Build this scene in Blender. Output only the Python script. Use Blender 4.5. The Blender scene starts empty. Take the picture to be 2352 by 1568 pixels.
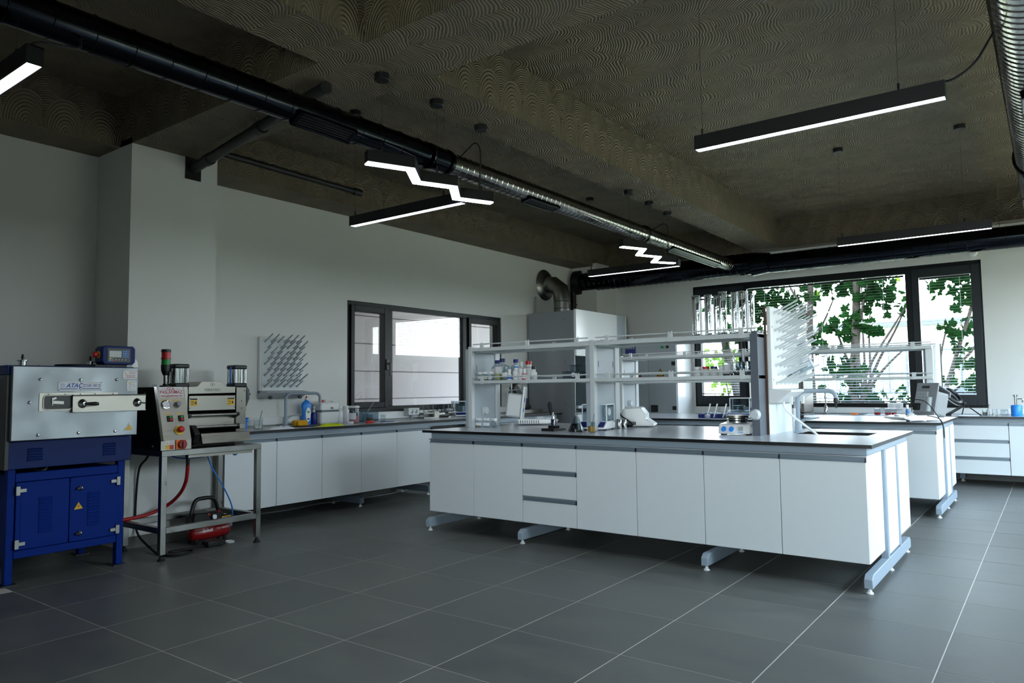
import bpy, bmesh, math, random
from mathutils import Vector, Matrix
SC = bpy.context.scene
COL = SC.collection
PI = math.pi
random.seed(7)
R = math.radians

# ------------------------------------------------------------------ camera
cam_d = bpy.data.cameras.new('camera')
cam = bpy.data.objects.new('camera', cam_d); COL.objects.link(cam)
cam_d.sensor_width = 36.0; cam_d.lens = 25.584; cam_d.clip_start = 0.05; cam_d.clip_end = 400
yaw, pitch, roll = .639972, .0653848, -.0112335
fw = Vector((-math.sin(yaw)*math.cos(pitch), math.cos(yaw)*math.cos(pitch), math.sin(pitch)))
rt = Vector((math.cos(yaw), math.sin(yaw), 0)); up = rt.cross(fw)
r2 = math.cos(roll)*rt + math.sin(roll)*up; u2 = -math.sin(roll)*rt + math.cos(roll)*up
cam.matrix_world = Matrix((( r2.x, u2.x, -fw.x, 0), (r2.y, u2.y, -fw.y, 0), (r2.z, u2.z, -fw.z, 1.2221), (0, 0, 0, 1)))
SC.camera = cam

# ------------------------------------------------------------------ world, daylight, exposure
SC.view_settings.view_transform = 'Standard'
SC.view_settings.look = 'None'
SC.view_settings.gamma = 1.0
SC.view_settings.use_curve_mapping = False
SC.view_settings.exposure = 0.33
SKY = 17.0
world = bpy.data.worlds.new('sky'); SC.world = world; world.use_nodes = True
wn = world.node_tree.nodes; wl = world.node_tree.links; wn.clear()
wo = wn.new('ShaderNodeOutputWorld'); wb = wn.new('ShaderNodeBackground')
tc = wn.new('ShaderNodeTexCoord'); sx = wn.new('ShaderNodeSeparateXYZ'); cr = wn.new('ShaderNodeValToRGB')
cr.color_ramp.elements[0].position = 0.0; cr.color_ramp.elements[0].color = (.95, .97, 1.0, 1)
cr.color_ramp.elements[1].position = 0.9; cr.color_ramp.elements[1].color = (.50, .70, 1.0, 1)
wl.new(tc.outputs['Generated'], sx.inputs[0]); wl.new(sx.outputs['Z'], cr.inputs[0])
wl.new(cr.outputs[0], wb.inputs['Color']); wb.inputs['Strength'].default_value = SKY
wl.new(wb.outputs[0], wo.inputs['Surface'])

def lamp(name, kind, loc, rot, **kw):
    d = bpy.data.lights.new(name, kind)
    o = bpy.data.objects.new(name, d); COL.objects.link(o)
    o.location = loc; o.rotation_euler = rot
    for k, v in kw.items(): setattr(d, k, v)
    return o
sun = lamp('sun', 'SUN', (0, 0, 30), (R(38), R(-24), 0), energy=5.0, angle=R(2), color=(1, .95, .82))
def portal(name, loc, rot, w, h):
    o = lamp(name, 'AREA', loc, rot, shape='RECTANGLE', size=w, size_y=h)
    o.data.cycles.is_portal = True
    return o
# daylight openings: window_2 in the far wall, three windows in the right wall, one behind the camera
portal('daylight_far', (-2.65, 11.18, 1.87), (R(-90), 0, 0), 3.9, 1.9)
for k, yy in enumerate((5.2, 9.1)):
    portal('daylight_right', (1.78, yy, 1.44), (0, R(90), 0), 2.64, 3.2)
portal('daylight_back', (.2, -2.78, 1.6), (R(90), 0, 0), 2.6, 2.3)
SC.cycles.use_denoising = True
SC.cycles.max_bounces = 10
SC.cycles.transparent_max_bounces = 24
SC.cycles.caustics_reflective = False
SC.cycles.caustics_refractive = False
SC.cycles.sample_clamp_indirect = 6.0

# ------------------------------------------------------------------ helpers
def lin(c):
    return c/12.92 if c <= .04045 else ((c+.055)/1.055)**2.4
def hexc(h):
    return tuple(lin(int(h[i:i+2], 16)/255) for i in (0, 2, 4)) + (1,)

class MB:
    """collects shapes in world coordinates; build() links them as one mesh object"""
    def __init__(s): s.v, s.f, s.m, s.cur = [], [], [], 0
    def mat(s, i): s.cur = i; return s
    def add(s, vs, fs):
        b = len(s.v); s.v += [tuple(p) for p in vs]
        for f in fs: s.f.append([b+i for i in f]); s.m.append(s.cur)
        return s
    def box(s, x0, x1, y0, y1, z0, z1, M=None):
        if x0 > x1: x0, x1 = x1, x0
        if y0 > y1: y0, y1 = y1, y0
        if z0 > z1: z0, z1 = z1, z0
        vs = [Vector(p) for p in ((x0,y0,z0),(x1,y0,z0),(x1,y1,z0),(x0,y1,z0),(x0,y0,z1),(x1,y0,z1),(x1,y1,z1),(x0,y1,z1))]
        if M: vs = [M @ p for p in vs]
        return s.add(vs, [(3,2,1,0),(4,5,6,7),(0,1,5,4),(1,2,6,5),(2,3,7,6),(3,0,4,7)])
    def cb(s, c, d, M=None):
        return s.box(c[0]-d[0]/2, c[0]+d[0]/2, c[1]-d[1]/2, c[1]+d[1]/2, c[2]-d[2]/2, c[2]+d[2]/2, M)
    def frame(s, p, q):
        d = (Vector(q)-Vector(p)); d.normalize()
        a = Vector((0,0,1)) if abs(d.z) < .9 else Vector((1,0,0))
        u = d.cross(a); u.normalize(); w = u.cross(d); w.normalize()
        return u, w
    def cyl(s, p, q, r0, r1=None, n=14, cap=True):
        r1 = r0 if r1 is None else r1
        p, q = Vector(p), Vector(q); u, w = s.frame(p, q)
        vs = []
        for c, r in ((p, r0), (q, r1)):
            for k in range(n):
                a = 2*PI*k/n; vs.append(c + u*math.cos(a)*r + w*math.sin(a)*r)
        fs = [(k, (k+1) % n, n+(k+1) % n, n+k) for k in range(n)]
        if cap: fs += [tuple(range(n-1, -1, -1)), tuple(range(n, 2*n))]
        return s.add(vs, fs)
    def bar(s, p, q, w, h, up=(0,0,1)):
        """rectangular bar from p to q, w across, h along up"""
        p, q = Vector(p), Vector(q); d = (q-p).normalized(); u = Vector(up)
        a = d.cross(u).normalized(); u = a.cross(d).normalized()
        vs = [c + a*i*w/2 + u*j*h/2 for c in (p, q) for i, j in ((-1,-1),(1,-1),(1,1),(-1,1))]
        return s.add(vs, [(0,1,2,3),(7,6,5,4),(0,4,5,1),(1,5,6,2),(2,6,7,3),(3,7,4,0)])
    def lathe(s, c, prof, n=18, axis='Z', capb=True, capt=True):
        vs = []
        for r, z in prof:
            for k in range(n):
                a = 2*PI*k/n; x, y = r*math.cos(a), r*math.sin(a)
                if axis == 'Z': vs.append((c[0]+x, c[1]+y, c[2]+z))
                elif axis == 'X': vs.append((c[0]+z, c[1]+x, c[2]+y))
                else: vs.append((c[0]+y, c[1]+z, c[2]+x))
        fs = []
        for i in range(len(prof)-1):
            for k in range(n):
                fs.append((i*n+k, i*n+(k+1) % n, (i+1)*n+(k+1) % n, (i+1)*n+k))
        if capb: fs.append(tuple(range(n-1, -1, -1)))
        if capt: fs.append(tuple((len(prof)-1)*n+k for k in range(n)))
        return s.add(vs, fs)
    def prism(s, poly, axis, a, b):
        """poly: 2D points; axis X -> (y,z), Y -> (x,z), Z -> (x,y)"""
        n = len(poly)
        def P(p, t): return (t, p[0], p[1]) if axis == 'X' else (p[0], t, p[1]) if axis == 'Y' else (p[0], p[1], t)
        vs = [P(p, a) for p in poly] + [P(p, b) for p in poly]
        fs = [(k, (k+1) % n, n+(k+1) % n, n+k) for k in range(n)] + [tuple(range(n-1, -1, -1)), tuple(range(n, 2*n))]
        return s.add(vs, fs)
    def tube(s, pts, r, n=8, cap=True, closed=False):
        pts = [Vector(p) for p in pts]; m = len(pts); vs = []
        d0 = (pts[1]-pts[0]).normalized()
        a = Vector((0,0,1)) if abs(d0.z) < .9 else Vector((1,0,0))
        u = d0.cross(a).normalized()
        for i, p in enumerate(pts):
            if closed: d = pts[(i+1) % m]-pts[i-1]
            else: d = pts[min(i+1, m-1)]-pts[max(i-1, 0)]
            d = d.normalized() if d.length > 1e-9 else d0
            u = (u-d*u.dot(d)); u = u.normalized() if u.length > 1e-6 else d.orthogonal().normalized()
            w = d.cross(u)
            rr = r[i] if isinstance(r, (list, tuple)) else r
            for k in range(n):
                t = 2*PI*k/n; vs.append(p + u*math.cos(t)*rr + w*math.sin(t)*rr)
        fs = [(i*n+k, i*n+(k+1) % n, (i+1)*n+(k+1) % n, (i+1)*n+k) for i in range(m-1) for k in range(n)]
        if closed: fs += [((m-1)*n+k, (m-1)*n+(k+1) % n, (k+1) % n, k) for k in range(n)]
        elif cap: fs += [tuple(range(n-1, -1, -1)), tuple((m-1)*n+k for k in range(n))]
        return s.add(vs, fs)
    def build(s, name, mats, parent=None, bevel=0, smooth=True, world=True, seg=2, recalc=True):
        me = bpy.data.meshes.new(name)
        off = Vector((0,0,0))
        if parent is not None and world:
            r = parent
            while r.parent is not None: r = r.parent
            off = r.location
        me.from_pydata([(v[0]-off[0], v[1]-off[1], v[2]-off[2]) for v in s.v], [], s.f)
        if not isinstance(mats, (list, tuple)): mats = [mats]
        for m in mats: me.materials.append(M[m] if isinstance(m, str) else m)
        if len(mats) > 1: me.polygons.foreach_set('material_index', s.m)
        if recalc:
            b = bmesh.new(); b.from_mesh(me); bmesh.ops.recalc_face_normals(b, faces=b.faces); b.to_mesh(me); b.free()
        if smooth:
            me.polygons.foreach_set('use_smooth', [True]*len(me.polygons))
            me.set_sharp_from_angle(angle=R(35))
        me.update()
        o = bpy.data.objects.new(name, me); COL.objects.link(o)
        if parent is not None: o.parent = parent
        if bevel:
            bm = o.modifiers.new('bevel', 'BEVEL'); bm.width = bevel; bm.segments = seg; bm.limit_method = 'ANGLE'; bm.angle_limit = R(40)
            bm.harden_normals = False
        return o

def bez(pts, n=8):
    """smooth Catmull-Rom curve through points"""
    P = [Vector(p) for p in pts]; P = [P[0]*2-P[1]] + P + [P[-1]*2-P[-2]]; out = []
    for i in range(1, len(P)-2):
        for k in range(n):
            t = k/n; a, b, c, d = P[i-1], P[i], P[i+1], P[i+2]
            out.append(.5*((2*b)+(c-a)*t+(2*a-5*b+4*c-d)*t*t+(3*b-a-3*c+d)*t**3))
    out.append(P[-2]); return out

def tag(o, label, cat, group=None):
    o['label'] = label; o['category'] = cat
    if group: o['group'] = group
    return o
def thing(name, label, cat, loc=(0,0,0), rz=0, group=None):
    o = bpy.data.objects.new(name, None); COL.objects.link(o)
    o.empty_display_size = .05; o.location = loc; o.rotation_euler = (0, 0, rz)
    return tag(o, label, cat, group)
def solo(mb, name, mat, label, cat, group=None, **kw):
    """a thing that is one mesh; its origin goes to the middle of its base"""
    xs = [v[0] for v in mb.v]; ys = [v[1] for v in mb.v]; zs = [v[2] for v in mb.v]
    c = Vector(((min(xs)+max(xs))/2, (min(ys)+max(ys))/2, min(zs)))
    mb.v = [(v[0]-c[0], v[1]-c[1], v[2]-c[2]) for v in mb.v]
    o = mb.build(name, mat, None, **kw); o.location = c
    return tag(o, label, cat, group)
def struct(o):
    o['kind'] = 'structure'; return o
def stuff(o):
    o['kind'] = 'stuff'; return o
def dup(o, loc=None, rz=None, label=None, group=None, parent=None):
    c = o.copy(); COL.objects.link(c)
    if parent is not None: c.parent = parent
    if loc is not None: c.location = loc
    if rz is not None: c.rotation_euler[2] = rz
    if label: c['label'] = label
    if group: c['group'] = group
    for ch in list(o.children): dup(ch, parent=c)
    return c

# ------------------------------------------------------------------ materials
M = {}
def nodes(name):
    m = bpy.data.materials.new(name); m.use_nodes = True; M[name] = m
    return m, m.node_tree.nodes, m.node_tree.links, m.node_tree.nodes['Principled BSDF']
def mat(name, col, rough=.5, metal=0, var=0, scale=6, bump=0, bscale=60, stretch=None, emit=0, spec=None, coat=0, rvar=0):
    m, n, l, b = nodes(name)
    c = hexc(col) if isinstance(col, str) else tuple(col)+(1,)
    b.inputs['Base Color'].default_value = c; b.inputs['Roughness'].default_value = rough; b.inputs['Metallic'].default_value = metal
    if spec is not None: b.inputs['Specular IOR Level'].default_value = spec
    if coat: b.inputs['Coat Weight'].default_value = coat; b.inputs['Coat Roughness'].default_value = .08
    if emit: b.inputs['Emission Color'].default_value = c; b.inputs['Emission Strength'].default_value = emit
    if var or bump or rvar:
        t = n.new('ShaderNodeTexCoord'); mp = n.new('ShaderNodeMapping'); l.new(t.outputs['Object'], mp.inputs[0])
        if stretch: mp.inputs['Scale'].default_value = stretch
        if var or rvar:
            ns = n.new('ShaderNodeTexNoise'); ns.inputs['Scale'].default_value = scale; ns.inputs['Detail'].default_value = 6; l.new(mp.outputs[0], ns.inputs['Vector'])
        if var:
            mx = n.new('ShaderNodeMix'); mx.data_type = 'RGBA'
            mx.inputs['A'].default_value = tuple(x*(1-var) for x in c[:3])+(1,); mx.inputs['B'].default_value = tuple(min(1, x*(1+var)) for x in c[:3])+(1,)
            l.new(ns.outputs['Fac'], mx.inputs['Factor']); l.new(mx.outputs['Result'], b.inputs['Base Color'])
        if rvar:
            mr = n.new('ShaderNodeMapRange'); mr.inputs['From Min'].default_value = .3; mr.inputs['From Max'].default_value = .7
            mr.inputs['To Min'].default_value = max(0, rough-rvar); mr.inputs['To Max'].default_value = min(1, rough+rvar)
            l.new(ns.outputs['Fac'], mr.inputs['Value']); l.new(mr.outputs[0], b.inputs['Roughness'])
        if bump:
            n2 = n.new('ShaderNodeTexNoise'); n2.inputs['Scale'].default_value = bscale; n2.inputs['Detail'].default_value = 4; l.new(mp.outputs[0], n2.inputs['Vector'])
            bp = n.new('ShaderNodeBump'); bp.inputs['Strength'].default_value = bump; bp.inputs['Distance'].default_value = .003
            l.new(n2.outputs['Fac'], bp.inputs['Height']); l.new(bp.outputs[0], b.inputs['Normal'])
    return m
def glass(name, tint='FFFFFF', ior=1.45, rough=.0, gloss=1.0):
    """thin clear sheet: fresnel mix of straight-through and mirror reflection"""
    m, n, l, b = nodes(name); n.remove(b)
    out = n['Material Output']; tr = n.new('ShaderNodeBsdfTransparent'); gl = n.new('ShaderNodeBsdfGlossy'); mx = n.new('ShaderNodeMixShader'); fr = n.new('ShaderNodeFresnel')
    tr.inputs['Color'].default_value = hexc(tint); gl.inputs['Roughness'].default_value = rough; fr.inputs['IOR'].default_value = ior
    gl.inputs['Color'].default_value = (gloss, gloss, gloss, 1)
    ge = n.new('ShaderNodeNewGeometry'); mr = n.new('ShaderNodeMapRange'); l.new(ge.outputs['Backfacing'], mr.inputs['Value'])
    mr.inputs['To Min'].default_value = ior; mr.inputs['To Max'].default_value = 1/ior; l.new(mr.outputs[0], fr.inputs['IOR'])
    l.new(fr.outputs[0], mx.inputs[0]); l.new(tr.outputs[0], mx.inputs[1]); l.new(gl.outputs[0], mx.inputs[2]); l.new(mx.outputs[0], out.inputs['Surface'])
    return m
def solidglass(name, tint='FFFFFF', rough=0.0, ior=1.45):
    m, n, l, b = nodes(name)
    b.inputs['Base Color'].default_value = hexc(tint); b.inputs['Roughness'].default_value = rough
    b.inputs['Transmission Weight'].default_value = 1.0; b.inputs['IOR'].default_value = ior
    return m
def emitm(name, col, k):
    m, n, l, b = nodes(name); n.remove(b); e = n.new('ShaderNodeEmission')
    e.inputs['Color'].default_value = hexc(col); e.inputs['Strength'].default_value = k
    l.new(e.outputs[0], n['Material Output'].inputs['Surface']); return m

mat('wall_paint', 'D6D7D3', .75, var=.02, scale=1.5, bump=.15, bscale=120)
mat('white_laminate', 'DCE2E4', .42, var=.012, scale=3)
mat('bench_top', 'C2C7CE', .22, var=.03, scale=30)
mat('black_edge', '0C0D0F', .35)
mat('steel_grey', '94A2AE', .38, var=.02)
mat('steel_grey_dark', '66737F', .38, var=.02)
mat('rail_grey', '7F8C97', .32, metal=.3)
mat('shelf_white', 'C9CFD0', .4)
mat('shelf_panel', 'A9B2B9', .35)
mat('shelf_panel_dark', '5C636D', .35)
mat('white_plastic', 'E4E6E6', .35)
mat('white_gloss', 'EEF0F0', .18)
mat('grey_plastic', '8E9296', .4)
mat('dark_grey', '2A2D31', .45)
mat('black_plastic', '0B0B0C', .4)
mat('black_rubber', '101010', .7)
mat('window_black', '0B0E10', .42, spec=.3)
mat('window_grey', '1A2126', .42, spec=.35)
mat('lamp_black', '0E0F12', .45)
emitm('led', 'EAF0F8', 15.0)
mat('chrome', 'C8CACC', .12, metal=1)
mat('steel_brushed', '96938B', .36, metal=1, var=.08, scale=8, stretch=(1, 1, 14), rvar=.08)
mat('steel_tube', '8F8F8B', .34, metal=1, var=.1, scale=10, rvar=.08)
mat('steel_dull', '9AA1A4', .5, metal=.85, var=.12, scale=5, rvar=.12)
mat('dark_metal', '3A3836', .4, metal=.8)
mat('duct_steel', '8A8780', .17, metal=1, var=.1, scale=4, rvar=.06)
mat('duct_dark', '23262B', .14, metal=1, rvar=.05)
mat('blue_paint', '022A80', .5, var=.06, scale=9, spec=.1)
mat('blue_dark', '062462', .45, var=.06, scale=9, spec=.18)
mat('red', 'C01418', .35)
mat('red_dark', '8E1014', .35, coat=.3)
mat('yellow', 'E3B50C', .4)
mat('yellow_lime', 'CBD616', .6)
mat('green', '0E8A3A', .35)
mat('blue', '1266C8', .35)
mat('blue_bright', '2A8BE8', .35)
mat('blue_navy', '14206E', .4)
mat('orange', 'EE7A18', .45)
mat('sponge', 'D9A012', .9, bump=.6, bscale=120)
mat('brown_edge', '4A3020', .6)
mat('brass', 'B08A3A', .3, metal=1)
mat('paper', 'DCDFE6', .7)
mat('label_white', 'E6E8EA', .6)
mat('text_blue', '1350B4', .5)
mat('text_red', 'B01A1E', .5)
mat('text_black', '151515', .5)
mat('text_grey', '5A5A58', .5)
mat('white_text', 'F2F2F2', .5)
mat('trunk', '2E261E', .9, var=.2, scale=14, bump=.6, bscale=30)
mat('grout', 'CCC8BE', .85)
mat('oven_grey_shaded', '6A655F', .45)  # brown grey made darker; shade on the oven front is in the colour
mat('pipe_dark', '161617', .5)
mat('gun_grey', '3C4044', .4)
mat('far_building', 'D8D4C8', .8)
mat('far_glass', '4A5258', .3)
mat('ground_green', '5E6240', .95, var=.2, scale=.8)
mat('pale_path', 'E8DFC0', .9)
mat('ground_bounce', 'BBA67E', .9, var=.1, scale=.6)  # unseen ground; pale warm colour chosen to bounce light onto ceiling and beam
mat('hall_panel', 'A69C9C', .6)
mat('blind_grey', '34393A', .5)
mat('cabinet_grey', 'A2AAAD', .4)
mat('milky_blue', 'B4C0C8', .35)
mat('sky_block_green', '1C2A14', .95, var=.4, scale=3)  # for the added hedge that blocks low sky light
mat('hall_dark', '6A6668', .7)
mat('foil', 'C0C0C0', .22, metal=1, bump=1.0, bscale=40)
glass('pane', 'EFF4F4', 1.42)
glass('lab_glass', 'E8EEF0', 1.4)
glass('acrylic', 'E0E8EC', 1.35)
glass('box_clear', 'C6D0D6', 1.6)
solidglass('clear_glass', 'F4F8F8', 0.0, 1.47)
glass('frosted', 'C8D0D6', 1.35, rough=.3)
mat('milky', 'D9DCDA', .4)
mat('liquid_black', '0A0C18', .1)
mat('liquid_amber', 'C88A0A', .15, emit=0)
mat('liquid_pink', 'C08088', .2)
mat('liquid_red', 'B01020', .15)
mat('liquid_green', '8FA08A', .3)
mat('liquid_yellow', 'B8B67A', .3)
mat('liquid_brown', 'A8844E', .3)
mat('liquid_violet', 'C9B9D2', .3)
mat('liquid_blue', '2E78B8', .3)
mat('screen_blue', '16426A', .2)
mat('screen_grey', '9AA49C', .25)
mat('white_peg', 'D6DBDE', .4)
mat('peg_grey', 'A8AEB4', .4)

def leafmat(name, c1, c2):
    m, n, l, b = nodes(name)
    n.remove(b); out = n['Material Output']
    df = n.new('ShaderNodeBsdfDiffuse'); tl = n.new('ShaderNodeBsdfTranslucent'); mx = n.new('ShaderNodeMixShader'); mx.inputs[0].default_value = .45
    oi = n.new('ShaderNodeTexNoise'); oi.inputs['Scale'].default_value = 1.3
    t = n.new('ShaderNodeTexCoord'); l.new(t.outputs['Object'], oi.inputs['Vector'])
    rp = n.new('ShaderNodeValToRGB'); rp.color_ramp.elements[0].position = .4; rp.color_ramp.elements[1].position = .7
    rp.color_ramp.elements[0].color = hexc(c1); rp.color_ramp.elements[1].color = hexc(c2)
    l.new(oi.outputs['Fac'], rp.inputs[0]); l.new(rp.outputs[0], df.inputs[0]); l.new(rp.outputs[0], tl.inputs[0])
    l.new(df.outputs[0], mx.inputs[1]); l.new(tl.outputs[0], mx.inputs[2]); l.new(mx.outputs[0], out.inputs['Surface'])
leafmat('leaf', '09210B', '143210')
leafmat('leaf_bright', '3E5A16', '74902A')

def plaster(name, kind, a0=0.0, v0=0.0):
    """combed plaster: arcs drawn with a notched trowel. kind: 'slab' (x,y), 'yz', 'xz'"""
    m, n, l, b = nodes(name)
    g = n.new('ShaderNodeNewGeometry'); sp = n.new('ShaderNodeSeparateXYZ'); l.new(g.outputs['Position'], sp.inputs[0])
    def mth(op, a, bb=None, cc=None):
        x = n.new('ShaderNodeMath'); x.operation = op
        for i, v in enumerate((a, bb, cc)):
            if v is None: continue
            if isinstance(v, (int, float)): x.inputs[i].default_value = v
            else: l.new(v, x.inputs[i])
        return x.outputs[0]
    if kind == 'slab':
        u, v = sp.outputs['X'], sp.outputs['Y']
        wob = n.new('ShaderNodeTexNoise'); wob.inputs['Scale'].default_value = 2.5; l.new(g.outputs['Position'], wob.inputs['Vector'])
        u1 = mth('MULTIPLY', u, 1/.40); v1 = mth('MULTIPLY', v, 1/.30)
        u1 = mth('ADD', u1, mth('MULTIPLY', wob.outputs['Fac'], .5))
        cb = n.new('ShaderNodeCombineXYZ'); l.new(u1, cb.inputs[0]); l.new(v1, cb.inputs[1])
        vo = n.new('ShaderNodeTexVoronoi'); vo.voronoi_dimensions = '2D'; vo.inputs['Scale'].default_value = 1.0; vo.inputs['Randomness'].default_value = .75
        l.new(cb.outputs[0], vo.inputs['Vector'])
        ps = n.new('ShaderNodeSeparateXYZ'); l.new(vo.outputs['Position'], ps.inputs[0])
        du = mth('MULTIPLY', mth('ADD', mth('SUBTRACT', u1, ps.outputs[0]), .85), .36)
        dv = mth('MULTIPLY', mth('ADD', mth('SUBTRACT', v1, ps.outputs[1]), .25), .34)
        d = mth('SQRT', mth('ADD', mth('MULTIPLY', du, du), mth('MULTIPLY', dv, dv)))
        tilt = mth('ADD', mth('MULTIPLY', d, -4.5), mth('MULTIPLY', dv, 2.5))
    else:
        u = sp.outputs['Y'] if kind == 'yz' else sp.outputs['X']; v = sp.outputs['Z']
        W = .27
        un = mth('DIVIDE', mth('SUBTRACT', u, a0), W)
        f = mth('SUBTRACT', mth('SUBTRACT', un, mth('FLOOR', un)), .62)
        du = mth('MULTIPLY', f, W); dv = mth('SUBTRACT', v, v0)
        dv = mth('MULTIPLY', dv, .62)
        d1 = mth('SQRT', mth('ADD', mth('MULTIPLY', du, du), mth('MULTIPLY', dv, dv)))
        un2 = mth('ADD', un, .5)
        f2 = mth('SUBTRACT', mth('SUBTRACT', un2, mth('FLOOR', un2)), .62)
        du2 = mth('MULTIPLY', f2, W*2.2); dv2 = mth('SUBTRACT', v, v0-.1)
        d2 = mth('SQRT', mth('ADD', mth('MULTIPLY', du2, du2), mth('MULTIPLY', dv2, dv2)))
        sel = mth('LESS_THAN', d1, .165)
        d = mth('ADD', mth('MULTIPLY', d1, sel), mth('MULTIPLY', d2, mth('SUBTRACT', 1.0, sel)))
        tilt = mth('ADD', mth('MULTIPLY', sel, .35), mth('MULTIPLY', d, -1.5))
    ring = mth('SINE', mth('MULTIPLY', d, 2*PI/.018))
    fine = n.new('ShaderNodeTexNoise'); fine.inputs['Scale'].default_value = 45; fine.inputs['Detail'].default_value = 3; l.new(g.outputs['Position'], fine.inputs['Vector'])
    big = n.new('ShaderNodeTexNoise'); big.inputs['Scale'].default_value = 2.2; big.inputs['Detail'].default_value = 2; l.new(g.outputs['Position'], big.inputs['Vector'])
    amp = mth('ADD', mth('MULTIPLY', big.outputs['Fac'], 1.3), .15)
    h = mth('ADD', mth('MULTIPLY', ring, mth('MULTIPLY', amp, .5)), mth('ADD', mth('MULTIPLY', fine.outputs['Fac'], .25), tilt))
    bp = n.new('ShaderNodeBump'); bp.inputs['Strength'].default_value = 1.0; bp.inputs['Distance'].default_value = .009
    l.new(h, bp.inputs['Height']); l.new(bp.outputs[0], b.inputs['Normal'])
    rp = n.new('ShaderNodeValToRGB'); rp.color_ramp.elements[0].position = .25; rp.color_ramp.elements[1].position = .8
    rp.color_ramp.elements[0].color = hexc('625A4C'); rp.color_ramp.elements[1].color = hexc('7C715C')
    l.new(big.outputs['Fac'], rp.inputs[0]); l.new(rp.outputs[0], b.inputs['Base Color'])
    b.inputs['Roughness'].default_value = .62; b.inputs['Specular IOR Level'].default_value = .35
plaster('plaster_slab', 'slab')
plaster('plaster_yz', 'yz', 3.84, 3.25)
plaster('plaster_xz', 'xz', 0.1, 3.25)

def tilemat():
    m, n, l, b = nodes('floor_tile')
    oi = n.new('ShaderNodeObjectInfo'); g = n.new('ShaderNodeNewGeometry')
    mp = n.new('ShaderNodeMapping'); mp.inputs['Scale'].default_value = (1, 2.6, 1); l.new(g.outputs['Position'], mp.inputs[0])
    cbn = n.new('ShaderNodeVectorMath'); cbn.operation = 'ADD'
    sc = n.new('ShaderNodeVectorMath'); sc.operation = 'SCALE'; sc.inputs[0].default_value = (31, 17, 5); l.new(oi.outputs['Random'], sc.inputs['Scale'])
    l.new(mp.outputs[0], cbn.inputs[0]); l.new(sc.outputs[0], cbn.inputs[1])
    n1 = n.new('ShaderNodeTexNoise'); n1.inputs['Scale'].default_value = 2.4; n1.inputs['Detail'].default_value = 9; n1.inputs['Roughness'].default_value = .68; l.new(cbn.outputs[0], n1.inputs['Vector'])
    rp = n.new('ShaderNodeValToRGB'); rp.color_ramp.elements[0].position = .3; rp.color_ramp.elements[1].position = .75
    rp.color_ramp.elements[0].color = hexc('535555'); rp.color_ramp.elements[1].color = hexc('6C6D68')
    l.new(n1.outputs['Fac'], rp.inputs[0])
    hs = n.new('ShaderNodeHueSaturation'); l.new(rp.outputs[0], hs.inputs['Color'])
    mr = n.new('ShaderNodeMapRange'); mr.inputs['To Min'].default_value = .92; mr.inputs['To Max'].default_value = 1.08; l.new(oi.outputs['Random'], mr.inputs['Value']); l.new(mr.outputs[0], hs.inputs['Value'])
    l.new(hs.outputs[0], b.inputs['Base Color'])
    mr2 = n.new('ShaderNodeMapRange'); mr2.inputs['From Min'].default_value = .3; mr2.inputs['From Max'].default_value = .7; mr2.inputs['To Min'].default_value = .36; mr2.inputs['To Max'].default_value = .50
    l.new(n1.outputs['Fac'], mr2.inputs['Value']); l.new(mr2.outputs[0], b.inputs['Roughness'])
    n2 = n.new('ShaderNodeTexNoise'); n2.inputs['Scale'].default_value = 38; n2.inputs['Detail'].default_value = 5; l.new(g.outputs['Position'], n2.inputs['Vector'])
    bp = n.new('ShaderNodeBump'); bp.inputs['Strength'].default_value = .12; bp.inputs['Distance'].default_value = .003; l.new(n2.outputs['Fac'], bp.inputs['Height']); l.new(bp.outputs[0], b.inputs['Normal'])
tilemat()
# ------------------------------------------------------------------ room shell
XL, YF, XR, YB, ZC, ZBM = -6.5, 11.1, 1.7, -2.7, 3.67, 3.25
floor = struct(MB().box(-9, XR+.3, YB-.3, YF+.2, -.12, -.0012).build('floor', 'grout'))
GX, GY = -5.2646, 1.8414
tm = MB().box(-.2974, .2974, -.2974, .2974, -.0011, 0)
t0 = tm.build('tile', 'floor_tile', floor, bevel=.0006, seg=1); first = True
for a in range(-5, 13):
    for b in range(-2, 16):
        x, y = GX+.6*(a+.5), GY+.6*(b+.5)
        if x > .6+.1*y or x < -1.9*y-2.4 or x < -6.9 or y > 11.3 or y < 0: continue
        o = t0 if first else t0.copy()
        if not first: COL.objects.link(o)
        first = False
        o.location = (x, y, 0)
# walls
w = MB()
w.box(XL-.22, XL, 3.4, 5.56, 0, 3.9); w.box(XL-.22, XL, 8.47, YF, 0, 3.9)
w.box(XL-.22, XL, 5.56, 8.47, 0, .97); w.box(XL-.22, XL, 5.56, 8.47, 2.27, 3.9)
w.box(XL-.22, XL, YB, 3.4, 0, 3.9)
wall_left = struct(w.build('wall_left', 'wall_paint'))
struct(MB().box(XL+.002, -5.91, 2.81, 3.56, 0, 3.3).build('pillar', 'wall_paint'))
struct(MB().box(XL+.002, -6.02, 10.45, YF-.002, 0, 3.3).build('pillar', 'wall_paint'))
w = MB(); WX0, WX1, WZ0, WZ1 = -4.62, -.70, .915, 2.83
w.box(XL-.22, WX0, YF, YF+.25, 0, 3.9); w.box(WX1, XR+.25, YF, YF+.25, 0, 3.9)
w.box(WX0, WX1, YF, YF+.25, 0, WZ0); w.box(WX0, WX1, YF, YF+.25, WZ1, 3.9)
struct(w.build('wall_far', 'wall_paint'))
w = MB(); ys = (3.6, 6.8, 7.5, 10.7)
w.box(XR, XR+.25, YB, YF, 0, .12); w.box(XR, XR+.25, YB, YF, 2.76, 3.9)
for y0, y1 in ((YB, ys[0]), (ys[1], ys[2]), (ys[3], YF)): w.box(XR, XR+.25, y0, y1, .12, 2.76)
struct(w.build('wall_right', 'wall_paint'))
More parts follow.
